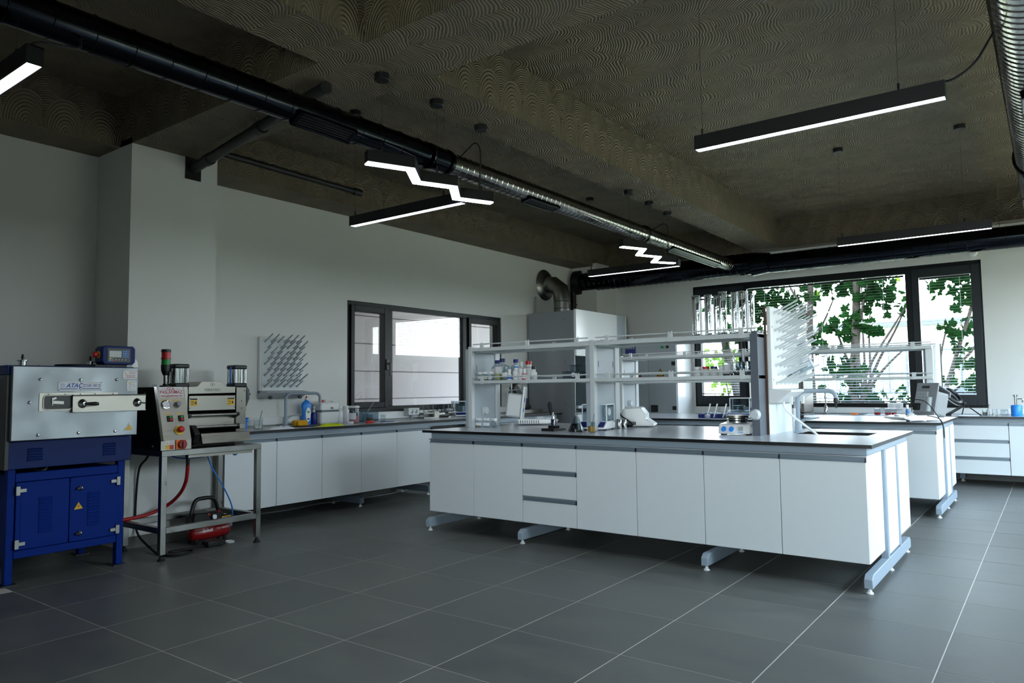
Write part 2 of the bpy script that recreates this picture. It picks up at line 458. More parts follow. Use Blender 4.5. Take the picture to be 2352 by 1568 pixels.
for k in range(2):
    y0, y1 = ys[2*k], ys[2*k+1]; f = MB()
    for a, b in ((y0, y0+.07), (y1-.07, y1), ((y0+y1)/2-.05, (y0+y1)/2+.05)): f.box(XR+.08, XR+.16, a, b, .12, 2.76)
    f.box(XR+.08, XR+.16, y0, y1, .12, .19); f.box(XR+.08, XR+.16, y0, y1, 2.69, 2.76)
    wd = struct(f.build('window_%d' % (k+3), 'window_black'))
    MB().box(XR+.115, XR+.12, y0, y1, .12, 2.76).build('pane', 'pane', wd)
w = MB(); bx0, bx1 = -1.1, 1.5
w.box(XL-.22, bx0, YB-.25, YB, 0, 3.9); w.box(bx1, XR+.25, YB-.25, YB, 0, 3.9); w.box(bx0, bx1, YB-.25, YB, 0, .45); w.box(bx0, bx1, YB-.25, YB, 2.75, 3.9)
struct(w.build('wall_back', 'wall_paint'))
struct(MB().box(-2.75, -2.6, YB+.002, .55, 0, 3.24).build('wall_light_block', 'wall_paint'))  # added out of view; keeps back window light off the left recess
f = MB()
for a, b in ((bx0, bx0+.07), (bx1-.07, bx1), (.15, .25)): f.box(a, b, YB-.16, YB-.08, .45, 2.75)
f.box(bx0, bx1, YB-.16, YB-.08, .45, .52); f.box(bx0, bx1, YB-.16, YB-.08, 2.68, 2.75)
wd = struct(f.build('window_5', 'window_black')); MB().box(bx0, bx1, YB-.125, YB-.12, .45, 2.75).build('pane', 'pane', wd)
# ceiling slab and downstand beams
ceil = struct(MB().box(XL-.3, XR+.3, YB-.3, YF+.3, ZC, ZC+.3).build('ceiling', 'plaster_slab'))
def beam(x0, x1, y0, y1):
    b = MB(); b.box(x0, x1, y0, y1, ZBM, ZC+.02)
    for i, f in enumerate(b.f):
        pass
    b.m = [0, 0, 2, 1, 2, 1]
    return b.build('beam', ['plaster_slab', 'plaster_yz', 'plaster_xz'], ceil)
beam(-3.56, -3.145, 3.39, 10.88)
beam(-3.56, -3.145, YB, 2.81)
beam(XL-.1, XR+.1, 2.81, 3.39)
beam(XL-.1, -6.09, 3.39, 10.88)
beam(XL-.1, -6.09, YB, 2.81)
beam(XL-.1, XR+.1, 10.88, YF+.1)
# baseboards: dark tile skirting
def base(name, x0, x1, y0, y1):
    struct(MB().box(x0, x1, y0, y1, 0, .095).build(name, 'floor_tile', bevel=.002))
base('baseboard_left', XL, XL+.012, 3.565, 9.0)
base('baseboard_pillar', -5.91, -5.898, 2.81, 3.56)
base('baseboard_far', -4.6, XR, YF-.012, YF)
# ------------------------------------------------------------------ window_1 (to the hall) and the hall behind it
W1 = struct(MB().box(XL-.10, XL-.02, 5.56, 5.565, .97, 2.27).build('window_1', 'window_black'))
f = MB(); X0, X1 = XL-.10, XL-.015
f.box(X0, X1, 5.565, 5.625, .97, 2.27); f.box(X0, X1, 8.41, 8.47, .97, 2.27)
f.box(X0, X1, 5.625, 8.41, .97, 1.035); f.box(X0, X1, 5.625, 8.41, 2.21, 2.27)
f.box(X0, X1, 6.19, 6.29, 1.035, 2.21); f.box(X0, X1, 7.62, 7.73, 1.035, 2.21)
f.build('frame', 'window_black', W1, bevel=.004)
f = MB(); X0, X1 = XL-.085, XL+.012
for y0, y1, z0, z1 in ((5.61, 6.20, 1.02, 2.225), (7.72, 8.43, 1.02, 2.225)):
    f.box(X0, X1, y0, y0+.055, z0, z1); f.box(X0, X1, y1-.065, y1, z0, z1); f.box(X0, X1, y0+.055, y1-.065, z0, z0+.07); f.box(X0, X1, y0+.055, y1-.065, z1-.075, z1)
f.build('sash', 'window_black', W1, bevel=.005)
for y0, y1 in ((5.66, 6.14), (6.28, 7.63), (7.77, 8.37)):
    MB().box(XL-.05, XL-.044, y0, y1, 1.03, 2.215).build('pane', 'pane', W1)
h = MB(); h.box(XL+.012, XL+.03, 6.15, 6.19, 1.47, 1.60); h.cyl((XL+.03, 6.17, 1.545), (XL+.075, 6.17, 1.545), .013); h.box(XL+.062, XL+.085, 6.155, 6.185, 1.40, 1.56)
h.build('handle', 'black_plastic', W1, bevel=.004)
struct(MB().box(XL, XL+.05, 3.7, 9.0, .885, .965).build('trim_1', 'white_plastic', bevel=.004))
# hall beyond: sectional gate of wide horizontal panels, floor, side walls
hall = struct(MB().box(-10.2, -10.0, 2.0, 16, 0, 5.2).build('hall_wall', 'hall_panel'))
hp = MB(); 
for k in range(8):
    o = MB().box(-10.0, -9.96, 4.4, 15.0, .08+k*.5, .565+k*.5).build('panel', 'hall_panel', hall, bevel=.006)
struct(MB().box(-10.2, XL-.3, 1.5, 16, -.12, -.01).build('hall_floor', 'hall_dark'))
struct(MB().box(-10.2, XL-.3, 1.5, 16, 5.2, 5.3).build('hall_ceiling', 'wall_paint'))
struct(MB().box(-10.2, XL-.3, 16, 16.2, 0, 5.2).build('hall_end', 'wall_paint'))
struct(MB().box(-10.2, XL-.3, 1.4, 1.6, 0, 5.2).build('hall_end', 'wall_paint'))
struct(MB().box(XL-.32, XL-.22, 1.5, 16.1, 3.8, 5.3).build('hall_upper_wall', 'wall_paint'))
hl = lamp('hall_fill_light', 'AREA', (-8.3, 9.0, 5.1), (0, 0, 0), shape='RECTANGLE', size=2.0, size_y=9.0, energy=40, color=(1, .95, .93))  # added area light without a fixture, brightens the hall
# ------------------------------------------------------------------ window_2 (to the garden)
W2 = struct(MB().box(WX0, WX0+.005, YF+.02, YF+.1, WZ0, WZ1).build('window_2', 'window_black'))
f = MB(); Y0, Y1 = YF+.02, YF+.11
f.box(WX0+.005, WX0+.07, Y0, Y1, WZ0, WZ1); f.box(WX1-.07, WX1, Y0, Y1, WZ0, WZ1)
f.box(WX0+.07, WX1-.07, Y0, Y1, WZ0, WZ0+.06); f.box(WX0+.07, WX1-.07, Y0, Y1, WZ1-.10, WZ1)
f.box(-3.86, -3.76, Y0, Y1, WZ0+.06, WZ1-.10); f.box(-1.58, -1.44, Y0, Y1, WZ0+.06, WZ1-.10)
f.build('frame', 'window_black', W2, bevel=.004)
f = MB(); Y0, Y1 = YF-.012, YF+.09
for x0, x1 in ((WX0+.03, -3.80), (-1.50, WX1-.02)):
    z0, z1 = WZ0+.03, WZ1-.05
    f.box(x0, x0+.085, Y0, Y1, z0, z1); f.box(x1-.1, x1, Y0, Y1, z0, z1); f.box(x0+.085, x1-.1, Y0, Y1, z0, z0+.14); f.box(x0+.085, x1-.1, Y0, Y1, z1-.12, z1)
f.build('sash', 'window_grey', W2, bevel=.005)
for x0, x1 in ((WX0+.1, -3.88), (-3.77, -1.57), (-1.43, WX1-.1)):
    MB().box(x0, x1, YF+.06, YF+.066, WZ0+.05, WZ1-.09).build('pane', 'pane', W2)
h = MB(); h.box(-3.865, -3.83, YF-.03, YF-.012, 1.75, 1.88); h.box(-3.86, -3.835, YF-.07, YF-.05, 1.70, 1.85); h.cyl((-3.847, YF-.06, 1.83), (-3.847, YF-.02, 1.83), .012)
h.build('handle', 'black_plastic', W2, bevel=.003)
def blind(label, x0, x1, z0, z1, n, y):
    t = thing('venetian_blind', label, 'blind', ((x0+x1)/2, y, z0), group=None)
    MB().box(x0, x1, y-.012, y+.012, z1, z1+.025).build('head_rail', 'window_grey', t)
    s = MB()
    for k in range(n):
        z = z0+.02+(z1-z0-.02)*k/n
        q = z/3.0; e = .0105*math.sin(R(24-30*max(0, min(1, (z-1.0)/1.3)))); d = .0105
        s.add([(x0, y-d, z-e), (x1, y-d, z-e), (x1, y+d, z+e), (x0, y+d, z+e), (x0, y-d, z-e+.0009), (x1, y-d, z-e+.0009), (x1, y+d, z+e+.0009), (x0, y+d, z+e+.0009)],
              [(3,2,1,0),(4,5,6,7),(0,1,5,4),(1,2,6,5),(2,3,7,6),(3,0,4,7)])
    stuff(s.build('blind_slats', 'blind_grey', t, smooth=False))
    c = MB()
    for q in (.12, .5, .88) if x1-x0 > 1 else (.2, .8): c.cyl((x0+(x1-x0)*q, y-.011, z0), (x0+(x1-x0)*q, y-.011, z1), .0016, n=5)
    c.build('ladder_cord', 'white_plastic', t)
    MB().box(x0, x1, y-.009, y+.009, z0, z0+.014).build('bottom_rail', 'dark_grey', t)
blind('narrow venetian blind in the casement behind the glass cylinders', WX0+.12, -3.91, WZ0+.19, WZ1-.22, 40, YF+.03)
blind('wide venetian blind across the large fixed pane with the tree trunks', -3.74, -1.60, WZ0+.07, WZ1-.14, 44, YF+.03)
blind('narrow venetian blind in the casement beside the bare white wall', -1.41, WX1-.13, WZ0+.19, WZ1-.2, 40, YF+.03)
# ------------------------------------------------------------------ outside
struct(MB().box(-40, 40, YF+.3, 70, -.4, -.25).build('ground', 'ground_green'))
struct(MB().box(XR+.3, 40, -20, YF+.3, -.4, -.25).build('ground_right', 'ground_bounce'))
struct(MB().box(-40, XR+.3, -40, YB-.3, -.4, -.25).build('ground_back', 'ground_green'))
struct(MB().box(8.5, 10.5, -14, 30, -.3, 2.7).build('sky_block_hedge', 'sky_block_green', bevel=.3))  # added out of view to block low sky light on the left wall
struct(MB().box(-14, 8, 19.0, 24.0, -.25, -.22).build('path', 'pale_path'))
# ------------------------------------------------------------------ benches
ZB = .869
def cabinet(x0, x1, y0, y1, label, drawers=0, sgn=-1, z0=.163, z1=.762, group=None, axis='x', name=None, first=None):
    """floor cabinet whose front looks along sgn on the depth axis; axis 'x': front runs along X (depth Y), 'y': runs along Y (depth X, front +x)"""
    t = thing(name or ('drawer_unit' if drawers else 'base_cabinet'), label, 'cabinet', ((x0+x1)/2, (y0+y1)/2, 0), group=group)
    def bx(m, a0, a1, d0, d1, c0, c1):            # a along the front, d depth behind the front face
        if axis == 'x':
            f = y0 if sgn < 0 else y1
            m.box(a0, a1, f - sgn*d0, f - sgn*d1, c0, c1)
        else:
            f = x1; m.box(f-d0, f-d1, a0, a1, c0, c1)
        return m
    A0, A1 = (x0, x1) if axis == 'x' else (y0, y1)
    D = (y1-y0) if axis == 'x' else (x1-x0)
    b = MB(); bx(b, A0+.001, A1-.001, .021, D, z0, z1+.035)
    b.build('body', 'white_laminate', t, bevel=.001, seg=1)
    rows = drawers or 1
    H = (z1+.035-z0)/rows
    for k in range(rows):
        zt = z1+.035-k*H; zb = zt-H+(.0 if k == rows-1 else .0)
        d = MB(); bx(d, A0+.002, A1-.002, 0, .019, zb+.002, zt-.036)
        d = d.build('drawer' if drawers else 'door', 'white_laminate', t, bevel=.0012, seg=1)
        h = MB()
        bx(h, A0+.002, A1-.002, -.010, .012, zt-.010, zt-.003)      # grip lip
        bx(h, A0+.002, A1-.002, .008, .018, zt-.034, zt-.010)       # recessed channel
        bx(h, A0+.002, A1-.002, -.004, .012, zt-.036, zt-.030)
        h.build('handle', 'rail_grey', d, bevel=.001, seg=1)
        c = MB(); bx(c, A1-.006, A1+.001, -.008, .012, zt-.036, zt-.004); c.build('end_cap', 'black_plastic', d)
    return t

def worktop(label, x0, x1, y0, y1, z=ZB, th=.022, hole=None, sink=True):
    t = thing('worktop', label, 'worktop', ((x0+x1)/2, (y0+y1)/2, z-th))
    m = MB()
    if hole:
        a, b, c, d = hole
        m.box(x0, a, y0, y1, z-th, z); m.box(b, x1, y0, y1, z-th, z); m.box(a, b, y0, c, z-th, z); m.box(a, b, d, y1, z-th, z)
    else: m.box(x0, x1, y0, y1, z-th, z)
    m.m = [1 if i % 6 == 1 else 0 for i in range(len(m.f))]
    m.build('slab', ['black_edge', 'bench_top'], t, smooth=False, recalc=False)
    if hole:
        a, b, c, d = hole; s = MB()
        zz = z-.2
        s.box(a-.012, a-.001, c-.012, d+.012, zz, z-th-.001); s.box(b+.001, b+.012, c-.012, d+.012, zz, z-th-.001)
        s.box(a, b, c-.012, c-.001, zz, z-th-.001); s.box(a, b, d+.001, d+.012, zz, z-th-.001); s.box(a, b, c, d, zz-.01, zz)
        s.build('sink_basin', 'black_plastic', t)
    return t

def foot_beam(m, p, mat_pads=None):
    pass
def bench_frame(label, x0, x1, y0, y1, xs, end_y, dz=0):
    """steel frame of an island: apron rail, foot beams with chamfered noses, posts, white filler panels, levelling feet"""
    t = thing('bench_frame', label, 'bench frame', ((x0+x1)/2, (y0+y1)/2, 0))
    a = MB(); za, zt = .799, ZB-.022
    a.box(x0, x1, y0+.03, y0+.05, za, zt); a.box(x0, x1, y1-.05, y1-.03, za, zt)
    a.box(x0, x0+.02, y0+.05, y1-.05, za, zt); a.box(x1-.02, x1, y0+.05, y1-.05, za, zt)
    a.build('apron', 'steel_grey', t, bevel=.002)
    yc0, yc1 = end_y
    for x in xs:
        f = MB(); ya, yb = y0-.05, y1-.16
        f.prism([(ya, .034), (ya, .088), (ya+.035, .112), (yb-.035, .112), (yb, .088), (yb, .034)], 'X', x-.024, x+.024)
        fb = f.build('foot_beam', 'steel_grey', t, bevel=.004)
        for q in (yc0, yc1-.05): MB().box(x-.022, x+.022, q, q+.05, .112, za).build('post', 'steel_grey', t, bevel=.003)
        for yy in (ya+.035, (yc0+yc1)/2-.07, yb-.035):
            l = MB(); l.lathe((x, yy, 0), [(.020, 0), (.021, .006), (.012, .012), (.012, .02), (.007, .022), (.007, .036)], n=14)
            l.build('levelling_foot', 'white_plastic', fb)
    for x in (xs[0], xs[-1]):
        MB().box(x-.012, x+.016, yc0+.052, yc1-.052, .125, za-.001).build('filler_panel', 'white_laminate', t)
    MB().box(x0+.06, x1-.06, (yc0+yc1)/2-.01, (yc0+yc1)/2+.01, .2, za).build('light_block_panel', 'white_laminate', t)  # added panel, blocks light passing under the bench
    return t

def island(tag_, y0, depth, x0, x1, cabs, yc, rear_label, hole):
    """yc: y of the two post rows"""
    bench_frame('grey steel frame with long foot beams carrying the %s island bench' % tag_, x0, x1, y0, y0+depth, [x1-.005, -1.93, -3.45, -4.445], yc)
    worktop('long pale grey worktop with a thin black edge on the %s island' % tag_, x0-.06, x1+.04, y0-.03, y0+depth+.07, hole=hole)
    n = len(cabs); wdt = (x1-x0)/7
    for k, (lab, dr) in cabs.items():
        cabinet(x0+k*wdt, x0+(k+1)*wdt, y0, yc[0]-.004, lab, dr)
    t = thing('base_cabinet', rear_label, 'cabinet', ((x0+x1)/2, y0+depth-.2, 0))
    MB().box(x0, x1, yc[1]+.004, y0+depth, .163, .797).build('body', 'white_laminate', t, bevel=.001)
E1 = {0: ('white door cabinet at the near island end facing the hall window', 0),
      1: ('white door cabinet of the near island just before the three drawers', 0),
      2: ('white unit of three drawers with grey rail handles in the near island', 3),
      3: ('white door cabinet of the near island just after the three drawers', 0),
      4: ('white door cabinet of the near island two doors after the three drawers', 0),
      5: ('white door cabinet of the near island above the third foot beam', 0),
      6: ('white door cabinet forming the near corner of the near island, under the sink', 0)}
island('near', 4.76, 1.5, -4.467, -.927, E1, (5.245, 5.735), 'white cabinet row along the rear of the near island, end panel showing', (-1.56, -1.07, 5.60, 5.93))
E2 = {0: ('white door cabinet at the hidden end of the far island near the fume hood', 0),
      5: ('white door cabinet of the far island seen over the near sink', 0),
      6: ('white door cabinet at the free end of the far island beside the aisle', 0)}
island('far', 7.77, 1.42, -4.467, -.905, E2, (8.24, 8.69), 'white cabinet row along the rear of the far island, end panel showing', None)

# wall bench under window_1
t = thing('bench_frame', 'grey steel frame of the long bench along the wall under the hall window', 'bench frame', (-6.15, 6.3, 0))
MB().box(-5.905, -5.885, 3.62, 8.98, .799, ZB-.022).build('apron', 'steel_grey', t, bevel=.002)
for yy in (3.75, 5.29, 6.33, 7.4, 8.85):
    f = MB(); f.prism([(-6.46, .034), (-6.46, .112), (-5.97, .112), (-5.935, .09), (-5.935, .034)], 'Y', yy-.024, yy+.024)
    f = f.build('foot_beam', 'steel_grey_dark', t, bevel=.004)
    for xx in (-6.40, -5.965):
        MB().lathe((xx, yy, 0), [(.020, 0), (.021, .006), (.012, .012), (.012, .02), (.007, .022), (.007, .036)], n=12).build('levelling_foot', 'white_plastic', f)
    MB().box(-6.42, -6.37, yy-.02, yy+.02, .112, .8).build('post', 'steel_grey_dark', t, bevel=.003)
worktop('long grey worktop with black edge along the wall under the hall window', -6.497, -5.84, 3.575, 9.06, hole=(-6.30, -5.98, 4.52, 5.06))
ys_ = [3.64, 4.175, 4.70, 5.21, 5.725, 6.28]
LL = ['white door cabinet of the wall bench behind the padding machine table', 'white door cabinet of the wall bench beside the steel table leg', 'white door cabinet of the wall bench under the dish soap bottles',
      'white door cabinet of the wall bench above the visible foot beam', 'white door cabinet of the wall bench partly behind the near island corner']
for k in range(5): cabinet(-6.35, -5.86, ys_[k], ys_[k+1], LL[k], axis='y')
cabinet(-6.35, -5.86, 7.45, 8.2, 'white door cabinet of the wall bench past the knee space', axis='y')
cabinet(-6.35, -5.86, 8.2, 8.96, 'white door cabinet of the wall bench against the fume hood', axis='y')

# far wall bench
ZR = .835
t = thing('bench_frame', 'grey steel frame of the bench along the far window wall', 'bench frame', (-.9, 10.7, 0))
MB().box(-4.2, 1.66, 10.365, 10.385, .765, ZR-.022).build('apron', 'steel_grey', t, bevel=.002)
for xx in (-3.9, -2.4, -.995, .6, 1.5):
    f = MB(); f.prism([(10.85, .034), (10.85, .10), (11.05, .10), (11.05, .034)], 'X', xx-.03, xx+.03)
    f.box(xx-.025, xx+.025, 10.86, 10.91, .10, .77)
    f = f.build('foot_beam', 'steel_grey', t, bevel=.004)
    MB().lathe((xx, 10.87, 0), [(.026, 0), (.027, .008), (.015, .014), (.015, .022), (.008, .024), (.008, .036)], n=12).build('levelling_foot', 'white_plastic', f)
worktop('grey worktop with a thin black edge along the far window wall', -4.3, 1.69, 10.30, 11.09, z=ZR, hole=(-2.75, -2.05, 10.48, 10.85))
MB_ = dict(z0=.150, z1=.728)
t = thing('filler_panel', 'narrow white filler panel between the far island and the drawer unit', 'panel', (-1.055, 10.6, 0))
MB().box(-1.10, -1.025, 10.335, 10.8, .15, .763).build('board', 'white_laminate', t, bevel=.001)
MB().box(-1.10, -1.025, 10.325, 10.345, .733, .76).build('handle', 'rail_grey', t)
cabinet(-1.022, -.466, 10.335, 10.85, 'white unit of three drawers with grey rails under the far window wall', 3, **MB_)
cabinet(-.464, .09, 10.335, 10.85, 'white door cabinet at the picture edge beside the far drawer unit', **MB_)
cabinet(.092, .65, 10.335, 10.85, 'white door cabinet of the far wall bench beyond the picture edge', **MB_)
struct(MB().box(-4.2, XR, YF-.05, YF-.001, ZR+.002, ZR+.07).build('trim_2', 'white_plastic', bevel=.004))

# ------------------------------------------------------------------ reagent shelves on the islands
def reagent_shelf(label, cols, y0, y1, white_end=False, mid=True):
    t = thing('reagent_shelf', label, 'shelf', ((cols[0]+cols[-1])/2, (y0+y1)/2, ZB))
    for i, x in enumerate(cols):
        MB().box(x-.018, x+.026, y1-.075, y1, ZB, 1.625).build('post', 'shelf_white', t, bevel=.003)
        last = i == len(cols)-1
        col = MB().box(x-.018, x+.025, y0, y0+.048, ZB, 1.625).build('post', 'shelf_panel_dark' if last else 'shelf_white', t, bevel=.003)
        MB().box(x-.03 if last else x-.075, x+.026 if last else x+.012, y0-.004 if last else y0+.03, y1-.03, ZB, 1.605).build('column_panel', 'shelf_panel_dark' if i == len(cols)-1 else 'shelf_panel', col, bevel=.002)
        MB().box(x+.012, x+.018, y0+.055, y1-.08, ZB+.005, 1.56).build('cover_plate', 'shelf_panel', col, bevel=.001)
        for yy in (y0+.085, y1-.105): MB().box(x+.018, x+.0195, yy-.003, yy+.003, 1.40, 1.45).build('key_slot', 'dark_grey', col)
        sk = MB()
        if i == len(cols)-1:
            sk.lathe((x-.004, y0-.004, 1.02), [(.0, -.035), (.030, -.034), (.033, -.022), (.04, -.012), (.04, 0)], axis='Y', n=18, capb=False); sk.box(x-.03, x+.022, y0-.016, y0-.004, .985, 1.055)
        else:
            sk.lathe((x+.018, (y0+y1)/2-.02, 1.02), [(.04, 0), (.04, .012), (.034, .02), (.031, .032), (0, .034)], axis='X', n=18, capt=False); sk.box(x+.018, x+.03, (y0+y1)/2-.06, (y0+y1)/2+.02, .985, 1.055)
        sk.build('socket', 'shelf_white', col, bevel=.002)
    for zi, (z0, z1) in enumerate(((1.277, 1.305), (1.578, 1.612))):
        for k in range(len(cols)-1):
            a, b = cols[k]+.030, cols[k+1]-.02
            if k == len(cols)-2: b = cols[k+1]+.026
            s = MB(); s.box(a, b, y0+.002, y0+.03, z0, z1); s.box(a, b, y1-.03, y1-.002, z0, z1)
            for q in (a, b-.02): s.box(q, q+.02, y0+.03, y1-.03, z0, z1)
            sh = s.build('shelf_frame', 'shelf_white', t, bevel=.002)
            MB().box(a+.02, b-.02, y0+.03, y1-.03, z1-.010, z1-.001).build('glass_shelf', 'acrylic', sh)
            for yy in (y0+.006, y1-.006): MB().cyl((a+.01, yy, z1+.032), (b-.01, yy, z1+.032), .0055, n=8).build('guard_rail', 'shelf_white', sh)
            n = 3 if b-a > .9 else 2
            for j in range(n):
                xx = a+.12+(b-a-.24)*j/(n-1)
                for yy in (y0+.004, y1-.004):
                    c = MB(); c.box(xx-.018, xx+.018, yy-.008, yy+.008, z0-.002, z1+.038)
                    c.prism([(yy-.01, z1+.036), (yy+.01, z1+.036), (yy, z1+.048)], 'X', xx-.016, xx-.008); c.prism([(yy-.01, z1+.036), (yy+.01, z1+.036), (yy, z1+.048)], 'X', xx+.008, xx+.016)
                    c.build('rail_clip', 'shelf_white', sh)
            for q in (a+.005, b-.125): MB().box(q, q+.12, y0+.05, y1-.05, z0-.008, z0-.001).build('bracket', 'shelf_white', sh)
    return t
RS1 = reagent_shelf('two level white reagent shelf with guard rails on the near island', [-4.42, -3.095, -1.735], 5.262, 5.70)
RS2 = reagent_shelf('two level white reagent shelf with guard rails on the far island', [-4.435, -2.74], 8.25, 8.71)
# far shelf: free end column with a sloped white cheek
c = MB(); c.prism([(8.30, ZB), (8.74, ZB), (8.74, 1.64), (8.40, 1.64)], 'X', -.965, -.945); c.box(-1.03, -.966, 8.30, 8.72, ZB, 1.60)
ck = c.build('end_cheek', 'white_laminate', RS2, bevel=.002)
MB().box(-1.045, -1.031, 8.28, 8.74, ZB, 1.60).build('column_panel', 'shelf_panel_dark', ck)
MB().box(-.944, -.938, 8.715, 8.745, 1.0, 1.645).build('edge_strip', 'dark_grey', ck)
for z0, z1 in ((1.277, 1.305), (1.578, 1.612)):
    s = MB(); s.box(-2.705, -.968, 8.252, 8.28, z0, z1); s.box(-2.705, -.968, 8.68, 8.708, z0, z1); s.box(-.99, -.968, 8.28, 8.68, z0, z1)
    sh = s.build('shelf_frame', 'shelf_white', RS2, bevel=.002)
    MB().box(-2.70, -.99, 8.28, 8.68, z1-.01, z1-.001).build('glass_shelf', 'acrylic', sh)
    for yy in (8.256, 8.704): MB().cyl((-2.70, yy, z1+.032), (-.97, yy, z1+.032), .0055, n=8).build('guard_rail', 'shelf_white', sh)
    for xx in (-2.5, -1.9, -1.15): MB().box(xx, xx+.036, 8.246, 8.262, z0-.002, z1+.04).build('rail_clip', 'shelf_white', sh)

# ------------------------------------------------------------------ drying racks and taps
def peg_rack(t, X, y0, y1, z0, z1, cols, rows, pm, skip=(), rise=.55, ln=.135):
    """pegs stand out along +x and up"""
    k = 0; base = None
    for r in range(rows):
        for c in range(cols):
            if (r, c) in skip: continue
            yy = y0+(y1-y0)*(c+.5*(r % 2)+.25)/(cols-.25); zz = z1-(z1-z0)*r/(rows-1)
            if base is None:
                m = MB(); m.cyl((0, 0, 0), (ln, 0, ln*rise), .0078, .0068, n=9); m.cyl((-.002, 0, 0), (.016, 0, .016*rise), .011, .010, n=9)
                base = m.build('peg', pm, t, world=False); o = base
            else:
                o = base.copy(); COL.objects.link(o)
            o.location = (X-t.location[0], yy-t.location[1], zz-t.location[2])
            o.scale = (random.choice((1, 1, 1, .8)),)*3
RK = thing('drying_rack', 'grey peg drying rack hung on the wall above the wall bench tap', 'drying rack', (-6.46, 4.64, 1.16))
m = MB(); m.box(-6.499, -6.455, 4.39, 4.90, 1.20, 1.785)
m.build('board', 'white_plastic', RK, bevel=.01)
m = MB(); m.box(-6.455, -6.449, 4.405, 4.885, 1.215, 1.77); m.build('back_plate', 'shelf_white', RK, bevel=.004)
m = MB(); m.prism([(-6.498, 1.155), (-6.498, 1.24), (-6.34, 1.225), (-6.34, 1.215), (-6.45, 1.155)], 'Y', 4.39, 4.90); m.build('drip_tray', 'peg_grey', RK, bevel=.004)
for yy in (4.44, 4.80): MB().lathe((-6.36, yy, 1.165), [(.018, 0), (.018, .02)], axis='X', n=14).build('knob', 'black_plastic', RK)
peg_rack(RK, -6.449, 4.42, 4.87, 1.275, 1.735, 6, 9, 'peg_grey', skip=((2, 3), (1, 1)))
RK2 = thing('drying_rack', 'tall white peg drying rack on a brown edged board on the near island', 'drying rack', (-1.69, 5.75, ZB))
m = MB(); m.box(-1.706, -1.694, 5.42, 6.0, ZB, 1.60); m.build('support_board', 'white_laminate', RK2)
m = MB(); m.box(-1.7075, -1.6925, 5.408, 5.42, ZB, 1.815); m.build('board_edge', 'brown_edge', RK2)
m = MB(); m.box(-1.6935, -1.66, 5.425, 6.10, 1.20, 1.812); m.build('board', 'white_plastic', RK2, bevel=.008)
m = MB(); m.prism([(-1.6925, 1.10), (-1.6925, 1.20), (-1.53, 1.195), (-1.53, 1.18), (-1.64, 1.10)], 'Y', 5.43, 6.08); m.build('drip_tray', 'white_plastic', RK2, bevel=.005)
for yy in (5.62, 5.93): MB().box(-1.60, -1.58, yy-.012, yy+.012, 1.085, 1.16).build('hook', 'white_plastic', RK2)
for zz in (1.27, 1.66): MB().lathe((-1.66, 5.447, zz), [(.005, 0), (.005, .002)], axis='X', n=8).build('screw', 'black_plastic', RK2)
peg_rack(RK2, -1.66, 5.48, 6.07, 1.24, 1.765, 6, 9, 'white_peg', ln=.17, rise=.5)

def faucet(label, mt, x, y, z, dirx, diry, h, reach, nozzle='black_plastic', col=.016):
    t = thing('lab_tap', label, 'tap', (x, y, z))
    b = MB(); b.lathe((x, y, z), [(.035, 0), (.035, .01), (.027, .014), (.026, .085), (.02, .095)], n=18); b.build('base', mt, t)
    d = Vector((dirx, diry, 0)).normalized(); P = Vector((x, y, z))
    pts = [P+Vector((0,0,.08)), P+Vector((0,0,h-.06))]+[P+Vector((0,0,h-.06))+Vector((0,0,.06*math.sin(a)))+d*(.06*(1-math.cos(a))) for a in (R(20),R(45),R(70),R(90))]
    e = P+Vector((0,0,h))+d*(reach-.05)
    pts += [e]+[e+d*(.05*math.sin(a))-Vector((0,0,.05*(1-math.cos(a)))) for a in (R(25),R(50),R(75),R(95))]
    sp = MB().tube(pts, col, n=12).build('spout', mt, t)
    q = pts[-1]; MB().lathe((q.x, q.y, q.z-.075), [(.005, 0), (.006, .03), (.016, .034), (.019, .055), (.015, .078)], n=12).build('nozzle', nozzle, sp)
    s = Vector((-d.y, d.x, 0)); l = MB(); a = P+Vector((0,0,.07)); l.bar(a, a+d*.05+Vector((0,0,.03)), .022, .022); l.bar(a+d*.045+Vector((0,0,.03)), a+d*.15+Vector((0,0,.045)), .03, .012)
    l.build('lever', mt, t, bevel=.003)
    return t
faucet('grey lab tap with curved spout at the wall bench sink below the peg rack', 'steel_grey', -6.37, 4.64, ZB, .35, .94, .335, .36, 'steel_grey')
faucet('pale grey lab tap with a curved spout on the near island beside its sink', 'steel_grey', -1.583, 5.76, ZB, 1, .12, .315, .27)
faucet('slim chrome tap at the sink of the far window bench', 'chrome', -2.62, 10.93, ZR, .25, -1, .30, .2, 'chrome', col=.010)

# ------------------------------------------------------------------ fume hood with its exhaust, electrical cabinet
t = thing('fume_hood', 'tall grey fume hood standing against the wall in the far corner', 'fume hood', (-6.03, 9.85, 0))
m = MB(); m.box(-6.46, -5.64, 9.10, 9.13, 0, 2.375); m.box(-6.46, -5.64, 10.62, 10.65, 0, 2.375); m.box(-6.46, -6.43, 9.13, 10.62, 0, 2.375); m.box(-6.43, -5.64, 9.13, 10.62, 2.345, 2.375); m.box(-6.43, -5.64, 9.13, 10.62, .84, .87)
m.build('cabinet_body', 'grey_plastic', t, bevel=.003)
m = MB(); m.box(-6.40, -5.70, 9.094, 9.10, .30, 2.30); m.build('side_panel', 'grey_plastic', t, bevel=.001)
for zz in (2.25, 1.62, 1.0): MB().lathe((-5.80, 9.0935, zz), [(.008, 0), (.008, .003)], axis='Y', n=8).build('screw', 'dark_grey', t)
MB().box(-5.64, -5.60, 9.10, 10.35, 1.70, 2.39).build('front_panel', 'white_gloss', t, bevel=.004)
MB().box(-5.66, -5.645, 9.13, 10.35, .90, 1.70).build('sash', 'acrylic', t)
